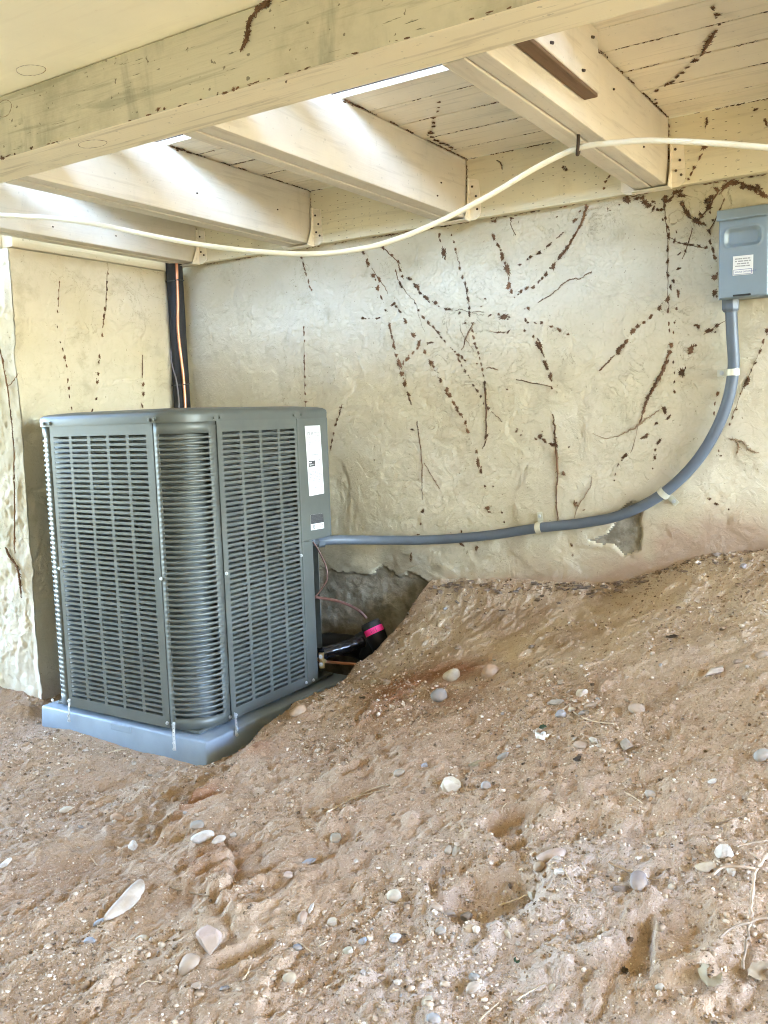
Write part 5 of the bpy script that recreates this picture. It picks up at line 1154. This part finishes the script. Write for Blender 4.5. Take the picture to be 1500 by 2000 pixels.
# small loose pebbles, counted one by one
pm_ = []
for k in range(6):
    b = stone_bm(400+k, 'ang' if k % 2 else 'round', 2); bmesh.ops.recalc_face_normals(b, faces=b.faces)
    me = bpy.data.meshes.new('pebble'); b.to_mesh(me); b.free(); me.materials.append(M['stone'])
    if k % 2 == 0: me.polygons.foreach_set('use_smooth', [True]*len(me.polygons))
    pm_.append(me)
pr = random.Random(5)
PLAB = [((.46, .35, .25), 'small tan pebble lying loose on the dirt'), ((.62, .54, .44), 'small cream pebble lying loose on the dirt'), ((.34, .32, .3), 'small grey pebble lying loose on the dirt'), ((.40, .26, .16), 'small brown pebble lying loose on the dirt')]
def pebble(px, py, s, k):
    p = gp(px, py); dep = (p-CAM)@FW
    if p[1] > -.01 or dep > 4: return
    r = s*dep/F/2; o = bpy.data.objects.new('pebble', pr.choice(pm_)); C.objects.link(o)
    o.location = (p[0], p[1], p[2]+r*.06); o.rotation_euler = (pr.uniform(-.4, .4), pr.uniform(-.4, .4), pr.uniform(0, 6))
    o.scale = (r*pr.uniform(.9, 1.35), r*pr.uniform(.75, 1.1), r*pr.uniform(.55, .85))
    c = PLAB[k][0]; f = pr.uniform(.85, 1.12); o.color = (*(min(1, x*f) for x in c), 1)
    tag(o, PLAB[k][1], 'pebble', PLAB[k][1].split(' lying')[0].replace('pebble', 'pebbles')+' on the dirt')
clus = [(1120, 1385, 60, 36), (900, 1800, 70, 40), (690, 1850, 60, 60), (1080, 1690, 60, 40), (860, 1700, 60, 60), (1150, 1460, 70, 40), (240, 1450, 120, 60), (420, 1480, 80, 40), (100, 1480, 80, 60), (760, 1820, 70, 60), (1380, 1710, 70, 40), (780, 1930, 90, 60)]
nP = 0
while nP < 230:
    if pr.random() < .5: cx_, cy_, sx_, sy_ = pr.choice(clus); px, py = pr.gauss(cx_, sx_), pr.gauss(cy_, sy_)
    else: px, py = pr.uniform(-5, 1500), pr.uniform(1180, 2000)
    if not (0 < px < 1500 and 1150 < py < 1995): continue
    if py < 1500 and px < 560 and py < 1420+.2*px: continue
    pebble(px, py, pr.choice((7, 8, 8, 9, 10, 11, 13)), pr.choices(range(4), (5, 3, 2, 2))[0]); nP += 1
# gravel and crumbs far too many to count: one mesh
gr_ = random.Random(9); nr = np.random.RandomState(4)
icb = ico(1); IV = np.array([v.co[:] for v in icb.verts]); IF = np.array([[v.index for v in f.verts] for f in icb.faces]); icb.free()
cnt = 90000
X = nr.uniform(-3.4, .3, cnt); Y = nr.uniform(-2.3, -.0, cnt)
dens = .35 + 1.1*fbm(X*2.6, Y*2.6, 301, 3) + .5*fbm(X*9, Y*9, 303, 2)
for (cx_, cy_, sx_, sy_) in clus:
    q = gp(cx_, cy_, False); dens = dens + .9*np.exp(-(((X-q[0])/(sx_*.0017))**2+((Y-q[1])/(sy_*.0024))**2))
wallb = (Y > -.13) & (X > -1.72) & (X < -.3); dens = dens + wallb*.15
dens = dens - .55*sst(-.9, -.4, Y)*sst(-1.8, -1.6, X)*sst(-.5, -.9, X)
keep = nr.uniform(0, 1, cnt) < np.clip(dens, .05, 1); X = X[keep]; Y = Y[keep]
ex = nr.uniform(0, 1, 700); X = np.concatenate([X, -1.70+1.5*ex**.7]); Y = np.concatenate([Y, -.008-np.abs(nr.normal(0, .03, 700))])
Z = zg(X, Y); n = len(X)
inpad = (X > -2.79) & (X < -1.94) & (Y > -1.03) & (Y < -.18)
rad = np.exp(nr.normal(math.log(.0022), .46, n)); rad = np.clip(rad, .0014, .010); rad[-700:] *= 1.6
rad[inpad] = .0009
sc = rad[:, None]*nr.uniform(.6, 1.35, (n, 3))*np.array([1.15, 1.0, .75])
an = nr.uniform(0, 6.28, n); ca, sa = np.cos(an), np.sin(an)
jit = nr.uniform(.72, 1.2, (n, len(IV), 1)); V = IV[None]*sc[:, None]*jit
VX = V[..., 0]*ca[:, None]-V[..., 1]*sa[:, None]; VY = V[..., 0]*sa[:, None]+V[..., 1]*ca[:, None]
VV = np.stack([VX+X[:, None], VY+Y[:, None], V[..., 2]+(Z+rad*.25)[:, None]], -1).reshape(-1, 3)
FF = (IF[None]+(np.arange(n)*len(IV))[:, None, None]).reshape(-1, 3)
me = bpy.data.meshes.new('gravel'); me.vertices.add(len(VV)); me.vertices.foreach_set('co', VV.astype(np.float32).ravel())
me.loops.add(FF.size); me.loops.foreach_set('vertex_index', FF.astype(np.int32).ravel())
me.polygons.add(len(FF)); me.polygons.foreach_set('loop_start', np.arange(0, FF.size, 3, dtype=np.int32)); me.update(calc_edges=True)
tag(link('gravel', me, M['gravel']), kind='stuff')
# flat flakes of broken stucco along the foot of the wall
fl = bmesh.new()
for k in range(130):
    x_ = gr_.choice((gr_.gauss(-1.5, .12), gr_.gauss(-1.05, .1), gr_.gauss(-.85, .12), gr_.uniform(-1.68, -.3))); y_ = -.012-abs(gr_.gauss(0, .04)); z_ = float(zg(x_, y_)); s_ = gr_.uniform(.006, .02)
    mt = Matrix.Translation((x_, y_, z_+.003)) @ Matrix.Rotation(gr_.uniform(0, 6), 4, 'Z') @ Matrix.Rotation(gr_.uniform(-.7, .7), 4, 'X') @ Matrix.Diagonal((s_*gr_.uniform(.8, 1.5), s_*gr_.uniform(.5, .9), s_*.22, 1))
    t = stone_bm(900+k, 'ang', 1); t.transform(mt); me = bpy.data.meshes.new('tmp'); t.to_mesh(me); t.free(); fl.from_mesh(me); bpy.data.meshes.remove(me)
tag(obj('stucco_flakes', fl, M['flake']), kind='stuff')

# ------------------------------------------------------------------ twigs, straws, leaves
def ground_line(pts, lift=.004):
    out = []
    for px, py in pts:
        p = gp(px, py); out.append(p + np.array([0, 0, lift]))
    return out
def twig(pts, wpx, mat, label, cat='twig', lift=.004, name='twig', group='twigs and straws on the dirt', branches=()):
    P = ground_line(pts, lift); r = wpx*((P[0]-CAM)@FW)/F/2
    jr = random.Random(int(pts[0][0])); Q_ = [p_+np.array([jr.gauss(0, r*.25), jr.gauss(0, r*.25), jr.gauss(0, r*.2)]) for p_ in spline(P, 5)]
    bm = tube(bmesh.new(), Q_, [r*jr.uniform(.7, 1.2)*(1-.45*i/len(Q_)) for i in range(len(Q_))], 7)
    for (b_, w_) in branches:
        q = ground_line(b_, lift+.006); tube(bm, spline(q, 5), w_*((q[0]-CAM)@FW)/F/2, 6)
    return tag(obj(name, bm, mat, None, True), label, cat, group)
twig([(1499, 1688), (1485, 1708), (1474, 1724), (1470, 1760), (1467, 1800), (1463, 1832), (1458, 1870), (1450, 1915)], 9, M['twig'], 'forked pale dead branch lying at the right edge of the picture', 'branch', .02, 'dead_branch', None,
     [([(1474, 1724), (1445, 1722), (1412, 1722), (1392, 1736)], 6), ([(1463, 1832), (1440, 1838), (1422, 1848), (1405, 1862)], 5), ([(1463, 1832), (1480, 1827), (1499, 1822)], 5), ([(1485, 1708), (1462, 1690), (1440, 1680), (1499, 1668)], 4)])
for pts, wd, lab in (
 ([(212, 1474), (228, 1468), (251, 1465)], 3.2, 'thin straw in front of the left half of the pad'),
 ([(399, 1494), (408, 1486), (416, 1477)], 3.5, 'white straw at the front corner of the pad'),
 ([(611, 1352), (622, 1359), (630, 1363)], 2.5, 'short curled straw on the pad beside the mound'),
 ([(640, 1590), (690, 1563), (735, 1541), (760, 1536)], 4, 'long dry stem lying up the middle of the slope'),
 ([(655, 1580), (700, 1560), (750, 1546)], 2.5, 'thin dry stem alongside the long one on the slope'),
 ([(1010, 1958), (1040, 1938), (1068, 1926)], 4, 'pale straw near the bottom edge'),
 ([(935, 2000), (958, 1978), (975, 1966)], 3.5, 'pale straw cut by the bottom edge'),
 ([(588, 1849), (600, 1858), (612, 1866)], 3.2, 'short straw right of the dark slate-coloured pebble'),
 ([(622, 1855), (632, 1848), (640, 1844)], 3.2, 'short pale straw pointing up to the cream stone'),
 ([(475, 1918), (484, 1905), (490, 1892)], 3.5, 'grey-white straw near the split stone'),
 ([(275, 1928), (290, 1922), (316, 1924)], 2.5, 'curved straw at lower left'),
 ([(512, 1950), (522, 1956), (530, 1960)], 4, 'short thick straw at the bottom middle'),
 ([(1085, 1395), (1100, 1388), (1112, 1380)], 3.5, 'straw across the left of the gravel cluster'),
 ([(1118, 1392), (1150, 1410), (1205, 1417)], 3, 'long straw below the gravel cluster'),
 ([(1190, 1690), (1225, 1705), (1262, 1722), (1290, 1722)], 5, 'brown buried root passing under the dark oval stone'),
 ([(1220, 1551), (1240, 1563), (1256, 1574)], 3, 'thin curved twig left of the grey-cream stone'),
 ([(975, 1772), (1000, 1764), (1030, 1756)], 4, 'straw along the right side of the curved furrow'),
 ([(980, 1594), (982, 1582), (990, 1572)], 2.6, 'tiny hooked straw above the footprint'),
 ([(1101, 1702), (1112, 1722), (1120, 1738)], 3, 'straw below the white chip'),
 ([(176, 1678), (184, 1686), (190, 1694)], 3, 'small pale straw on the left slope'),
 ([(1475, 1590), (1440, 1600), (1400, 1612), (1375, 1610)], 4, 'buried root at the right above the branch'),
 ([(330, 1735), (350, 1742), (375, 1748), (410, 1756)], 5, 'dark root edge above the split stone'),
):
    twig(pts, wd, M['straw'] if 'root' not in lab else M['vine_tan'], lab, 'root' if 'root' in lab else 'straw')
def leaf(px, py, L, W_, ang, mat, label, curl=.25, name='leaf', tilt=.3, cat='leaf'):
    p = gp(px, py); dep = (p-CAM)@FW; L = L*dep/F; W_ = W_*dep/F; n = 9; bm = bmesh.new(); rows = []
    for i in range(n+1):
        t = i/n; w_ = W_/2*math.sin(PI*min(1, t*.96+.02))**.75*(1+.12*math.sin(t*19)); x = (t-.5)*L
        rows.append([bm.verts.new((x, s*w_, abs(s)*w_*.35 + curl*L*(t-.5)**2 + .002*math.sin(7*t+s*3))) for s in (-1, -.5, 0, .5, 1)])
    for a, b in zip(rows, rows[1:]):
        for k in range(4): bm.faces.new((a[k], b[k], b[k+1], a[k+1]))
    bmesh.ops.solidify(bm, geom=bm.faces[:], thickness=.0006)
    o = obj(name, bm, mat, None, True); o.location = (p[0], p[1], p[2]+.004)
    yaw = math.atan2(RX[1], RX[0]) + math.radians(ang); o.rotation_euler = (tilt, 0, yaw)
    return tag(o, label, cat, 'leaves on the dirt')
leaf(1385, 1918, 70, 46, 60, M['leaf'], 'dry olive-grey leaf standing in the lower right corner', .3)
leaf(1485, 1906, 64, 40, 20, M['leaf'], 'curled cream leaf at the right edge near the bottom', .5).active_material = M['straw']
leaf(930, 1497, 40, 13, 30, M['leaf'], 'narrow curled brown leaf above the angular cream stone', .5)
leaf(1060, 1424, 18, 11, 25, M['leafg'], 'small green leaf beside the white shell fragment', .2)
leaf(1009, 1884, 16, 12, 70, M['leafg'], 'dark green leaf scrap near the bottom middle', .2)
leaf(1313, 1248, 24, 11, 0, M['leafd'], 'black leaf scrap on the upper right mound', .4)
leaf(1130, 1488, 26, 14, 20, M['leafd'], 'dark crumpled leaf on the right slope', .6)
leaf(1220, 1903, 24, 14, 80, M['leafd'], 'dark crumpled leaf at lower right', .6)
leaf(708, 1366, 14, 8, -30, M['leafd'], 'tiny dark blue-black leaf scrap on the mound edge', .4)
p = gp(1058, 1443); dep = (p-CAM)@FW; bm = bmesh.new(); s_ = 13*dep/F
c0 = bm.verts.new((0, 0, s_*.25)); ring = [bm.verts.new((s_*math.cos(a)*(1+.22*math.sin(5*a)), s_*.8*math.sin(a)*(1+.2*math.sin(5*a+1)), s_*(.5+.15*math.sin(5*a)))) for a in [k*2*PI/30 for k in range(30)]]
base = [bm.verts.new((v.co.x*.8, v.co.y*.8, -s_*.1)) for v in ring]
for k in range(30): bm.faces.new((c0, ring[k], ring[(k+1) % 30])); bm.faces.new((ring[k], base[k], base[(k+1) % 30], ring[(k+1) % 30]))
o = obj('shell', bm, M['shell'], None, True); o.location = p + np.array([0, 0, .003]); tag(o, 'white ruffled shell fragment on the slope beside a small green leaf', 'shell')
bpy.context.view_layer.update()
